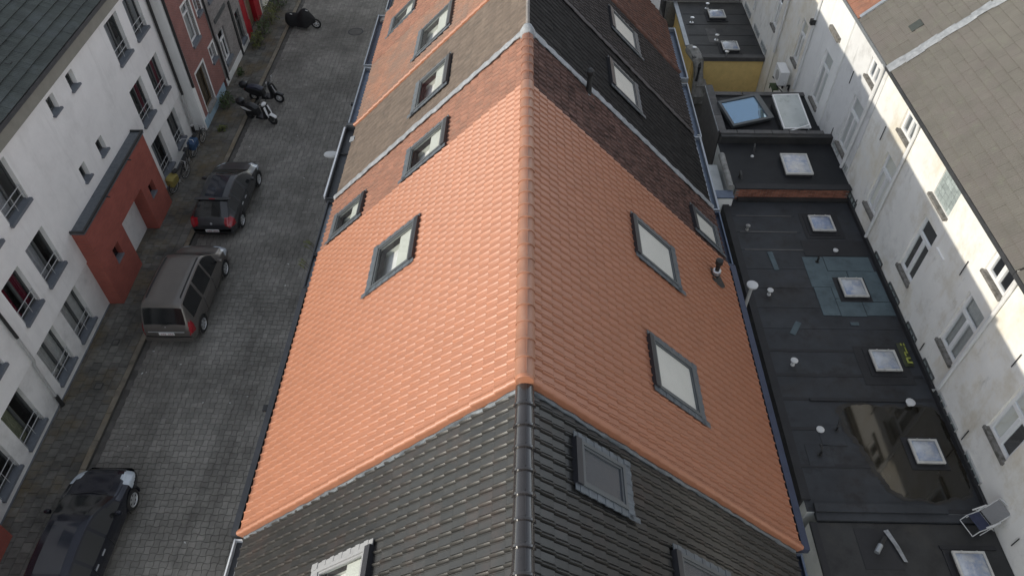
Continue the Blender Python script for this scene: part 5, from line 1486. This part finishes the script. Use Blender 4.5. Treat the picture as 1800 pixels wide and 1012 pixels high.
def car(name, label, group, loc, stations, paint, wheels, wr, side_glass, screen, rear, pillars, head, tail, zlight, roofglass=None, rails=False, plate_z=.6, wheel_spokes=6, rz=0):
    root = empty(name, loc, label, 'car', group, rz=rz)
    ys = []
    for a, b in zip(stations, stations[1:]):
        k = max(2, int((b[0] - a[0]) / .03))
        ys += [a[0] + (b[0] - a[0]) * i / k for i in range(k)]
    ys.append(stations[-1][0])
    rings = []
    segs = []
    pa = np.array([catmull(stations, y) for y in ys])
    for _ in range(14):
        pa[2:-2] = .25 * pa[1:-3] + .5 * pa[2:-2] + .25 * pa[3:-1]
    for y, (zb, zbelt, zt, w, wt) in zip(ys, pa):
        half = [(0, zb), (w * .80, zb), (w * .95, zb + .09), (w * .985, zb + .25), (w, zb + .5 * (zbelt - zb) + .05), (w * .985, zbelt - .06), (w * .965, zbelt), (wt, zt - .075), (wt * .93, zt - .028), (wt * .6, zt - .004), (0, zt)]
        sub = [1, 2, 3, 5, 5, 2, 6, 3, 5, 5]
        pts = []; sg = []
        for k, (p, q) in enumerate(zip(half, half[1:])):
            for i in range(sub[k]):
                t = i / sub[k]
                pts.append((p[0] + (q[0] - p[0]) * t, p[1] + (q[1] - p[1]) * t)); sg.append(k)
        pts.append(half[-1])
        rings.append(pts); segs = sg
    nr = len(rings[0]); ny = len(ys)
    vs = []
    for s in (1, -1):
        for y, rg in zip(ys, rings):
            for x, z in rg: vs.append((s * x, y, z))
    faces = {}
    def put(k, f): faces.setdefault(k, []).append(f)
    for si, s in enumerate((1, -1)):
        o = si * ny * nr
        for i in range(ny - 1):
            for j in range(nr - 1):
                f = (o + i * nr + j, o + (i + 1) * nr + j, o + (i + 1) * nr + j + 1, o + i * nr + j + 1)
                c = sum((Vector(vs[q]) for q in f), Vector()) / 4
                seg = segs[j]
                zb, zbelt, zt, w, wt = catmull(stations, c.y)
                key = 'body'
                if seg in (1, 2, 3, 4) and any((c.y - wy) ** 2 + (c.z - wr) ** 2 < (wr * 1.16) ** 2 for wy in wheels): continue
                glassy = zt - zbelt > .2
                if seg == 6 and glassy and side_glass[0] < c.y < side_glass[1] and not any(abs(c.y - p) < .045 for p in pillars) and c.z < zt - .10: key = ('side_window', s, sum(c.y > p for p in pillars))
                elif seg in (8, 9) and screen[0] < c.y < screen[1]: key = 'windscreen'
                elif seg in (8, 9) and rear[0] < c.y < rear[1]: key = 'rear_window'
                elif seg in (9,) and roofglass and roofglass[0] < c.y < roofglass[1]: key = 'roof_glass'
                elif head and c.y > head[0] and head[1] < abs(c.x) and zlight[0] < c.z < zlight[1]: key = ('headlight', s)
                elif tail and c.y < tail[0] and tail[1] < abs(c.x) and tail[2] < c.z < tail[3]: key = ('tail_light', s)
                elif seg <= 1: key = 'sill'
                put(key, f)
    # end caps
    for i in (0, ny - 1):
        a = [i * nr + j for j in range(nr)]
        b = [ny * nr + i * nr + j for j in range(nr)]
        for j in range(nr - 1):
            put('body' if segs[j] > 2 else 'sill', (a[j], a[j + 1], b[j + 1], b[j]))
    def sub_mesh(fs, nm, m_, par, off=0):
        used = sorted({q for f in fs for q in f}); mp = {q: i for i, q in enumerate(used)}
        return MB().add([vs[q] for q in used], [tuple(mp[q] for q in f) for f in fs]).build(nm, m_, par, smooth='all')
    body = sub_mesh(faces['body'], 'body', paint, root)
    for k, fs in faces.items():
        if k == 'body': continue
        nm = k if isinstance(k, str) else k[0]
        m_ = {'sill': 'car_trim', 'side_window': 'car_glass', 'windscreen': 'car_glass', 'rear_window': 'car_glass', 'roof_glass': 'car_roofglass', 'headlight': 'lamp_clear', 'tail_light': 'lamp_red'}[nm]
        sub_mesh(fs, nm, m_, root)
    W = max(s_[4] for s_ in stations)
    L = stations[-1][0]
    MB().box(-W * .78, W * .78, .25, L - .3, .2, .62).build('underbody', 'car_trim', root)
    for wy in wheels:
        for s in (1, -1):
            wheel(root, s * (W - .10), wy, wr, .20, s, wheel_spokes)
            arch = MB(); n = 14
            vv = []
            for k in range(n + 1):
                a = math.pi * (-.12 + 1.24 * k / n)
                for rr, dx in ((wr * 1.09, .0), (wr * 1.23, .012)):
                    vv.append((s * (W * .988 + dx), wy + rr * math.cos(a), wr + rr * math.sin(a)))
                vv.append((s * (W - .22), wy + wr * 1.09 * math.cos(a), wr + wr * 1.09 * math.sin(a)))
            arch.add(vv, [(3 * k + j, 3 * k + 3 + j, 3 * k + 4 + j, 3 * k + 1 + j) for k in range(n) for j in (0,)] + [(3 * k + 2, 3 * k + 5, 3 * k + 3, 3 * k) for k in range(n)])
            arch.build('wheel_arch', paint, root, smooth=True)
    # mirrors and handles
    zb, zbelt, zt, w, wt = catmull(stations, screen[0] + .12)
    for s in (1, -1):
        MB().revolve([(0, -.10), (.06, -.09), (.09, 0), (.07, .07), (0, .09)], Matrix.Translation((s * (w + .09), screen[0] + .30, zbelt + .06)) @ Matrix.Rotation(R(90), 4, 'Y') @ Matrix.Diagonal((1, .75, 1, 1)), 10, close=False).build('mirror', paint, root, smooth=True)
        for hy in (pillars[0] - .0, pillars[0] + .42) if len(pillars) else ():
            ww = catmull(stations, hy)
            MB().box(s * ww[3] * .99 - .02, s * ww[3] * .99 + .02, hy, hy + .18, ww[1] - .17, ww[1] - .13).build('door_handle', 'chrome' if paint != 'car_brown' else 'car_brown', root)
    # door lines as recessed dark seams
    for hy in pillars:
        for s in (1, -1):
            ww = catmull(stations, hy)
            MB().box(s * ww[3] - .006, s * ww[3] + .0015, hy - .006, hy + .006, ww[0] + .15, ww[1] - .02).build('door_gap', 'car_trim', root)
    pl = MB().box(-.26, .26, -.055, -.025, plate_z - .055, plate_z + .055).build('number_plate', 'plate', root)
    rr = random.Random(3)
    ink = MB()
    for k in range(7):
        if k == 3: continue
        x = -.19 + k * .063
        ink.box(x, x + .012, -.058, -.0555, plate_z - .03, plate_z + .03).box(x + .026, x + .038, -.058, -.0555, plate_z - .03, plate_z + .03).box(x + .012, x + .026, -.058, -.0555, plate_z - .006 + (.024 if k % 2 else -.02), plate_z + .006 + (.024 if k % 2 else -.02))
    ink.build('lettering', 'plate_ink', pl)
    if rails:
        for s in (1, -1):
            z = stations[5][3]
            MB().tube([(s * .58, .62, z - .06), (s * .58, .72, z + .015), (s * .57, 1.6, z + .02), (s * .55, 2.55, z + .005), (s * .55, 2.65, z - .07)], .022, 8).build('roof_rail', 'car_trim', root, smooth=True)
    return root

GR = 'cars parked along the left kerb'
van = car('parked_car', 'grey-brown van with black roof rails, its tail towards the viewer', GR, (-12.07, 15.85, .012),
    [(0, .30, .62, .80, .80, .70), (.06, .26, .86, 1.02, .86, .78), (.16, .25, .96, 1.16, .89, .77), (.24, .25, 1.00, 1.42, .90, .74), (.34, .25, 1.02, 1.72, .905, .70), (.55, .24, 1.03, 1.79, .905, .69), (1.6, .22, 1.03, 1.82, .91, .68), (2.55, .22, 1.02, 1.79, .91, .665), (2.85, .22, 1.02, 1.68, .91, .68), (3.25, .23, 1.00, 1.34, .91, .74), (3.52, .24, .98, 1.12, .905, .80), (3.95, .24, .86, .98, .885, .76), (4.25, .25, .68, .80, .82, .66), (4.38, .28, .52, .60, .70, .55)],
    'car_brown', (.78, 3.51), .325, (.45, 3.15), (2.86, 3.50), (.10, .33), (1.42, 2.36), (3.82, .44), (.26, .775, .66, 1.10), (.66, .93), rails=True, plate_z=.72)
van_b = MB().box(-.80, .80, -.06, .04, .36, .52).build('rear_bumper', 'car_brown', van)
MB().box(-.62, .62, -.036, -.015, .785, .81).build('tailgate_trim', 'chrome', van)
MB().revolve([(.0, 0), (.045, .0), (.05, -.01)], Matrix.Translation((0, .045, .93)) @ Matrix.Rotation(R(90), 4, 'X'), 12).build('tailgate_badge', 'chrome', van)
MB().tube([(-.1, .03, 1.08), (.22, .06, 1.12)], .012, 6).build('rear_wiper', 'car_trim', van)
hat = car('parked_car', 'dark anthracite hatchback with red tail lights, ahead of the grey-brown van', GR, (-12.17, 21.25, .012),
    [(0, .30, .52, .60, .74, .62), (.06, .25, .70, .84, .82, .70), (.14, .24, .82, .96, .86, .73), (.26, .23, .88, 1.02, .885, .73), (.55, .22, .92, 1.22, .895, .66), (.85, .21, .93, 1.38, .90, .60), (1.25, .20, .93, 1.46, .905, .585), (1.9, .20, .92, 1.49, .905, .58), (2.35, .20, .92, 1.44, .905, .60), (2.75, .20, .91, 1.26, .905, .66), (3.25, .21, .88, 1.0, .90, .74), (3.6, .22, .80, .92, .88, .72), (4.0, .23, .68, .80, .83, .64), (4.18, .24, .54, .66, .75, .55), (4.28, .28, .44, .50, .60, .42)],
    'car_dark', (.85, 3.46), .315, (.62, 3.0), (2.36, 3.22), (.24, .86), (1.25, 2.05), (3.66, .52), (.34, .52, .66, .98), (.60, .86), roofglass=(.95, 2.25), plate_z=.52)
MB().box(-.70, .70, .78, .92, 1.40, 1.425).build('roof_spoiler', 'car_dark', hat)
MB().box(-.12, .12, .80, .83, 1.425, 1.44).build('brake_lamp', 'lamp_red', hat)
MB().revolve([(0, 0), (.045, 0), (.05, -.01)], Matrix.Translation((0, .05, .80)) @ Matrix.Rotation(R(75), 4, 'X'), 12).build('tailgate_badge', 'chrome', hat)
nav = car('parked_car', 'glossy navy car cut off by the picture edge, its nose by the kerb', GR, (-12.07, 6.42, .012),
    [(0, .30, .52, .60, .74, .62), (.06, .25, .70, .84, .82, .70), (.14, .24, .82, .96, .86, .73), (.26, .23, .88, 1.02, .885, .73), (.55, .22, .92, 1.22, .895, .66), (.85, .21, .93, 1.38, .90, .60), (1.25, .20, .93, 1.46, .905, .585), (2.0, .20, .92, 1.49, .905, .575), (2.45, .20, .92, 1.44, .905, .59), (2.85, .20, .91, 1.27, .905, .66), (3.35, .21, .89, 1.0, .90, .76), (3.75, .22, .82, .93, .88, .74), (4.12, .23, .70, .82, .83, .66), (4.32, .24, .54, .68, .75, .56), (4.42, .28, .44, .50, .60, .42)],
    'car_navy', (.85, 3.52), .32, (.62, 3.12), (2.50, 3.30), (.24, .86), (1.25, 2.15), (3.72, .56), (.34, .52, .66, .98), (.60, .88), plate_z=.52, roofglass=(.9, 2.3))
MB().tube([(-.55, 3.30, 1.015), (0, 3.38, 1.02), (.5, 3.30, 1.015)], .012, 6).build('windscreen_wiper', 'car_trim', nav)

# ------------------------------------------------------------------ two-wheelers
def moto_wheel(par, x, r, w, rim='chrome', y=0):
    mt = Matrix.Translation((x, y, r)) @ Matrix.Rotation(R(90), 4, 'X')
    wh = empty('wheel', (0, 0, 0)); wh.parent = par
    MB().torus(mt, r - w / 2, w / 2, 24, 8).build('tyre', 'tyre', wh, smooth='all')
    m = MB().torus(mt, r - w - .01, .016, 24, 6)
    for k in range(6):
        a = math.pi * k / 3
        m.mbox(mt @ Matrix.Rotation(a, 4, 'Z') @ Matrix.Translation(((r - w) / 2, 0, 0)), r - w, .025, .02)
    m.revolve([(.045, -.05), (.045, .05)], mt, 10)
    m.build('rim', rim, wh)
def slab(poly, hw, bev=.03):
    """side outline given thickness with a bevelled edge"""
    mb = MB(); n = len(poly)
    cx = sum(p[0] for p in poly) / n; cz = sum(p[1] for p in poly) / n
    ins = [(cx + (x - cx) * .88, cz + (z - cz) * .88) for x, z in poly]
    vs = [(x, -hw, z) for x, z in ins] + [(x, -hw + bev, z) for x, z in poly] + [(x, hw - bev, z) for x, z in poly] + [(x, hw, z) for x, z in ins]
    fs = [tuple(range(n)), tuple(range(3 * n, 4 * n))] + [(k * n + i, k * n + (i + 1) % n, (k + 1) * n + (i + 1) % n, (k + 1) * n + i) for k in range(3) for i in range(n)]
    return mb.add(vs, fs)
GM = 'scooters and motorbikes parked across the left kerb'
def scooter(label, loc, rz, white, topbox=True):
    s = empty('motor_scooter', loc, label, 'scooter', GM, rz=rz)
    moto_wheel(s, -.62, .25, .12, 'iron' if white else 'chrome'); moto_wheel(s, .66, .26, .11, 'iron' if white else 'chrome')
    pw = 'mc_white' if white else 'mc_black'
    slab([(-.98, .62), (-.86, .80), (-.45, .74), (-.10, .66), (-.02, .40), (-.30, .30), (-.62, .40), (-.85, .52)], .17).build('rear_body', 'mc_black', s, smooth=True)
    slab([(-.90, .78), (-.62, .86), (-.30, .83), (-.06, .72), (-.10, .68), (-.5, .72), (-.88, .72)], .15).build('seat', 'mc_black' if white else 'seat_blue', s, smooth=True)
    slab([(-.12, .40), (.36, .34), (.40, .28), (-.2, .22)], .19).build('floor_board', 'mc_black', s)
    slab([(.30, .30), (.44, .30), (.50, .60), (.40, .98), (.30, .98), (.36, .60)], .20).build('leg_shield', 'mc_black', s, smooth=True)
    for sd in (-1, 1):
        MB().add([(.46, sd * .06, .95), (.44, sd * .17, .93), (.54, sd * .19, .62), (.60, sd * .15, .42), (.56, sd * .10, .60)], [(0, 1, 2, 4), (4, 2, 3)]).add([(.47, sd * .06, .955), (.45, sd * .17, .935), (.55, sd * .195, .62), (.61, sd * .15, .42), (.57, sd * .10, .60)], [(0, 1, 2, 4), (4, 2, 3)]).build('front_panel', pw, s)
        MB().add([(-.92, sd * .175, .70), (-.70, sd * .180, .72), (-.30, sd * .178, .60), (-.55, sd * .182, .56), (-.80, sd * .180, .60)], [(0, 1, 2, 3, 4)]).add([(-.92, sd * .182, .70), (-.70, sd * .188, .72), (-.30, sd * .185, .60), (-.55, sd * .19, .56), (-.80, sd * .188, .60)], [(0, 1, 2, 3, 4)]).build('side_panel', pw, s)
    MB().revolve([(0, -.02), (.10, .0), (.12, .07), (.07, .13), (0, .15)], Matrix.Translation((.36, 0, .98)) @ Matrix.Diagonal((.9, 1.3, 1, 1)), 12, close=False).build('headset', pw, s, smooth=True)
    MB().tube([(.26, -.34, 1.06), (.34, -.12, 1.04), (.34, .12, 1.04), (.26, .34, 1.06)], .018, 8).build('handlebar', 'mc_black', s)
    for sd in (-1, 1):
        MB().tube([(.33, sd * .26, 1.05), (.36, sd * .30, 1.20)], .008, 6).mbox(Matrix.Translation((.37, sd * .31, 1.24)), .02, .12, .08).build('mirror', 'mc_black' if white else 'chrome', s)
    slab([(.42, .44), (.62, .60), (.90, .50), (.92, .44), (.66, .53)], .08, .02).build('front_mudguard', pw if white else 'mc_black', s, smooth=True)
    MB().tube([(.40, 0, .95), (.66, 0, .26)], .04, 8).build('fork', 'iron' if white else 'chrome', s)
    if topbox:
        MB().revolve([(.0, -.14), (.17, -.13), (.22, -.02), (.20, .08), (.10, .14), (0, .145)], Matrix.Translation((-1.02, 0, .86)), 14, close=False).build('top_case', 'mc_black', s, smooth=True)
    MB().box(-1.02, -.98, -.08, .08, .56, .64).build('tail_light', 'lamp_red', s)
    MB().tube([(-.1, .12, .2), (-.2, .22, .02)], .012, 6).build('stand', 'iron', s)
    return s
scooter('black scooter with white side panels and white front shield, nearest of the parked two-wheelers', (-12.38, 29.42, .012), R(-22), True)
scooter('black scooter with dark blue seat and bright wheel rims, behind the white-panelled scooter', (-12.55, 31.10, .012), R(-8), False, topbox=True)
cv = empty('covered_motorbike', (-12.28, 38.45, .012), 'motorbike hidden under a black cloth cover, only its front wheel showing', 'motorbike', GM, rz=R(-6))
moto_wheel(cv, .72, .29, .10); moto_wheel(cv, -.66, .27, .11)
n, k = 22, 12; vs = []
for i in range(n + 1):
    t = i / n; x = -.98 + 1.72 * t
    top = np.interp(x, [-.98, -.9, -.5, -.2, .05, .2, .35, .6, .74], [.62, .82, .86, .86, 1.10, 1.14, 1.06, .74, .52])
    hw = np.interp(x, [-.98, -.8, -.3, .1, .25, .45, .74], [.12, .26, .24, .34, .32, .18, .09])
    bot = np.interp(x, [-.98, -.6, .3, .6, .74], [.32, .16, .16, .34, .42])
    for j in range(k + 1):
        a = math.pi * j / k
        fold = 1 + .07 * math.sin(j * 2.4 + i * .9)
        yy = -math.cos(a) * hw * fold
        zz = bot + (top - bot) * (math.sin(a) ** .55)
        vs.append((x + .02 * math.sin(j * 3), yy, zz))
MB().add(vs, [(i * (k + 1) + j, (i + 1) * (k + 1) + j, (i + 1) * (k + 1) + j + 1, i * (k + 1) + j + 1) for i in range(n) for j in range(k)]).build('cover', 'cover_black', cv, smooth='all')
for x, y, z in ((.36, -.10, 1.07), (-.55, -.14, .84)):
    MB().mbox(Matrix.Translation((x, y, z)) @ Matrix.Rotation(R(30), 4, 'X') @ Matrix.Rotation(R(25), 4, 'Y'), .12, .03, .03).build('reflective_patch', 'cast_white', cv)

def bicycle(label, loc, rz, cloth, lean=R(8)):
    b = empty('bicycle', loc, label, 'bicycle', 'bicycles leaning on the white building', rz=rz)
    b.rotation_euler = (lean, 0, rz)
    for x in (-.52, .52):
        mt = Matrix.Translation((x, 0, .345)) @ Matrix.Rotation(R(90), 4, 'X')
        wh = empty('wheel', (0, 0, 0)); wh.parent = b
        MB().torus(mt, .33, .018, 26, 6).build('tyre', 'tyre', wh, smooth='all')
        m = MB().torus(mt, .305, .010, 26, 5)
        for q in range(10):
            a = math.pi * q / 5
            m.tube([(x, 0, .345), (x + .3 * math.cos(a), 0, .345 + .3 * math.sin(a))], .003, 4)
        m.build('rim', 'steel', wh)
    f = MB()
    for p, q in (((-.52, .345), (-.12, .30)), ((-.12, .30), (-.22, .82)), ((-.52, .345), (-.20, .76)), ((-.20, .74), (.36, .80)), ((-.12, .30), (.38, .72)), ((.34, .92), (.52, .345))):
        f.tube([(p[0], 0, p[1]), (q[0], 0, q[1])], .018, 7)
    f.build('frame', 'iron', b)
    MB().tube([(.34, 0, .92), (.32, 0, 1.04)], .016, 6).tube([(.16, -.29, 1.06), (.30, -.22, 1.06), (.34, 0, 1.05), (.30, .22, 1.06), (.16, .29, 1.06)], .014, 7).build('handlebar', 'steel', b)
    slab([(-.38, .90), (-.36, .94), (-.08, .93), (-.06, .91), (-.2, .87)], .07, .02).build('saddle', 'mc_black', b)
    MB().revolve([(.09, -.01), (.09, .01)], Matrix.Translation((-.12, -.05, .30)) @ Matrix.Rotation(R(90), 4, 'X'), 14).tube([(-.12, -.08, .30), (-.05, -.10, .14)], .012, 5).tube([(-.12, .06, .30), (-.19, .08, .46)], .012, 5).build('crank', 'steel', b)
    MB().tube([(-.72, 0, .40), (-.72, 0, .68), (-.22, 0, .70)], .010, 5).box(-.70, -.28, -.07, .07, .70, .715).build('carrier', 'iron', b)
    if cloth:
        slab([(-.74, .45), (-.76, .80), (-.62, .86), (-.28, .84), (-.26, .50)], .17, .06).build('pannier', cloth, b, smooth=True)
    return b
bicycle('bicycle with a yellow pannier bag, nearest the red brick porch', (-14.62, 24.55, .12), R(80), 'bike_yellow')
bicycle('black bicycle standing behind the one with the yellow bag', (-14.72, 26.0, .12), R(95), None)
bicycle('dark bicycle with a blue bag, farthest along the white wall by the downpipe', (-14.62, 27.1, .12), R(86), 'bike_blue')

# ------------------------------------------------------------------ plants along the far house fronts
def plant(label, x, y, rx, ry, h, n, m_, seed):
    r = random.Random(seed)
    o = empty('street_plant', (x, y, .11), label, 'plant', 'plants growing along the far house fronts')
    st = MB()
    for k in range(6):
        a = r.uniform(0, 6.28); q = r.uniform(.2, .7)
        st.tube([(0, 0, -.02), (math.cos(a) * rx * q * .5, math.sin(a) * ry * q * .5, h * .5), (math.cos(a) * rx * q, math.sin(a) * ry * q, h * r.uniform(.7, 1))], [.014, .010, .005], 5)
    st.build('stem', 'stem', o)
    lf = MB()
    for k in range(n):
        while True:
            p = Vector((r.uniform(-1, 1), r.uniform(-1, 1), r.uniform(0, 1)))
            if p.x ** 2 + p.y ** 2 + (p.z * 1.0 - .3) ** 2 < 1 and r.random() < .35 + .65 * p.length: break
        c = Vector((p.x * rx * (1 + .25 * math.sin(5 * p.y)), p.y * ry, p.z * h + .03))
        s_ = r.uniform(.035, .075)
        m = Matrix.Translation(c) @ Euler((r.uniform(-.9, .9), r.uniform(-.9, .9), r.uniform(0, 6.28))).to_matrix().to_4x4()
        lf.add([m @ Vector(v) for v in ((-s_, 0, 0), (0, s_ * .5, .012), (s_, 0, 0), (0, -s_ * .5, .012))], [(0, 1, 2, 3)])
    c = lf.build('foliage', m_, o); c['kind'] = 'stuff'
plant('low dark green bush against the white corner of the red brick house', -14.35, 30.6, .30, .55, .55, 330, 'leaf', 1)
plant('small weed at the foot of the grey brick house window', -14.42, 33.3, .18, .28, .35, 120, 'leaf', 2)
plant('bright green bushy plant below the black cable duct', -14.30, 36.3, .32, .5, .75, 330, 'leaf_yellow', 3)
plant('dark green shrub in front of the red doorway', -14.25, 37.5, .35, .6, .9, 400, 'leaf', 4)
plant('tall yellow-green shrub just past the red doorway', -14.20, 38.9, .38, .6, 1.1, 420, 'leaf_yellow', 5)
plant('dark climbing shrub at the farthest house front', -14.15, 40.6, .42, .9, 1.3, 520, 'leaf', 6)
plant('yellowish weeds between paving slabs by the white corner', -13.98, 28.55, .25, .22, .18, 120, 'leaf_yellow', 7)
plant('pale weed growing out from the gutter of the orange house', -6.0, 14.9, .01, .01, .01, 1, 'leaf_yellow', 8) if False else None
gw = empty('gutter_weed', (-6.02, 15.0, 5.32), 'spindly pale green weed growing out of the left gutter', 'plant')
wr_ = random.Random(4); lf = MB(); st = MB()
for k in range(7):
    y = wr_.uniform(-.7, .7); p = [(0, y, 0), (-.10, y + .05, .10), (-.22 - wr_.random() * .1, y + .12, .16)]
    st.tube(p, [.008, .006, .003], 5)
    for q in range(9):
        t = q / 8; c = Vector(p[1]).lerp(Vector(p[2]), t)
        m = Matrix.Translation(c) @ Euler((wr_.uniform(-.8, .8), wr_.uniform(-.8, .8), wr_.uniform(0, 6.28))).to_matrix().to_4x4()
        lf.add([m @ Vector(v) for v in ((-.05, 0, 0), (0, .014, 0), (.05, 0, 0), (0, -.014, 0))], [(0, 1, 2, 3)])
st.build('stem', 'stem', gw); lf.build('foliage', 'leaf_yellow', gw)['kind'] = 'stuff'
print('objects', len(SC.objects))
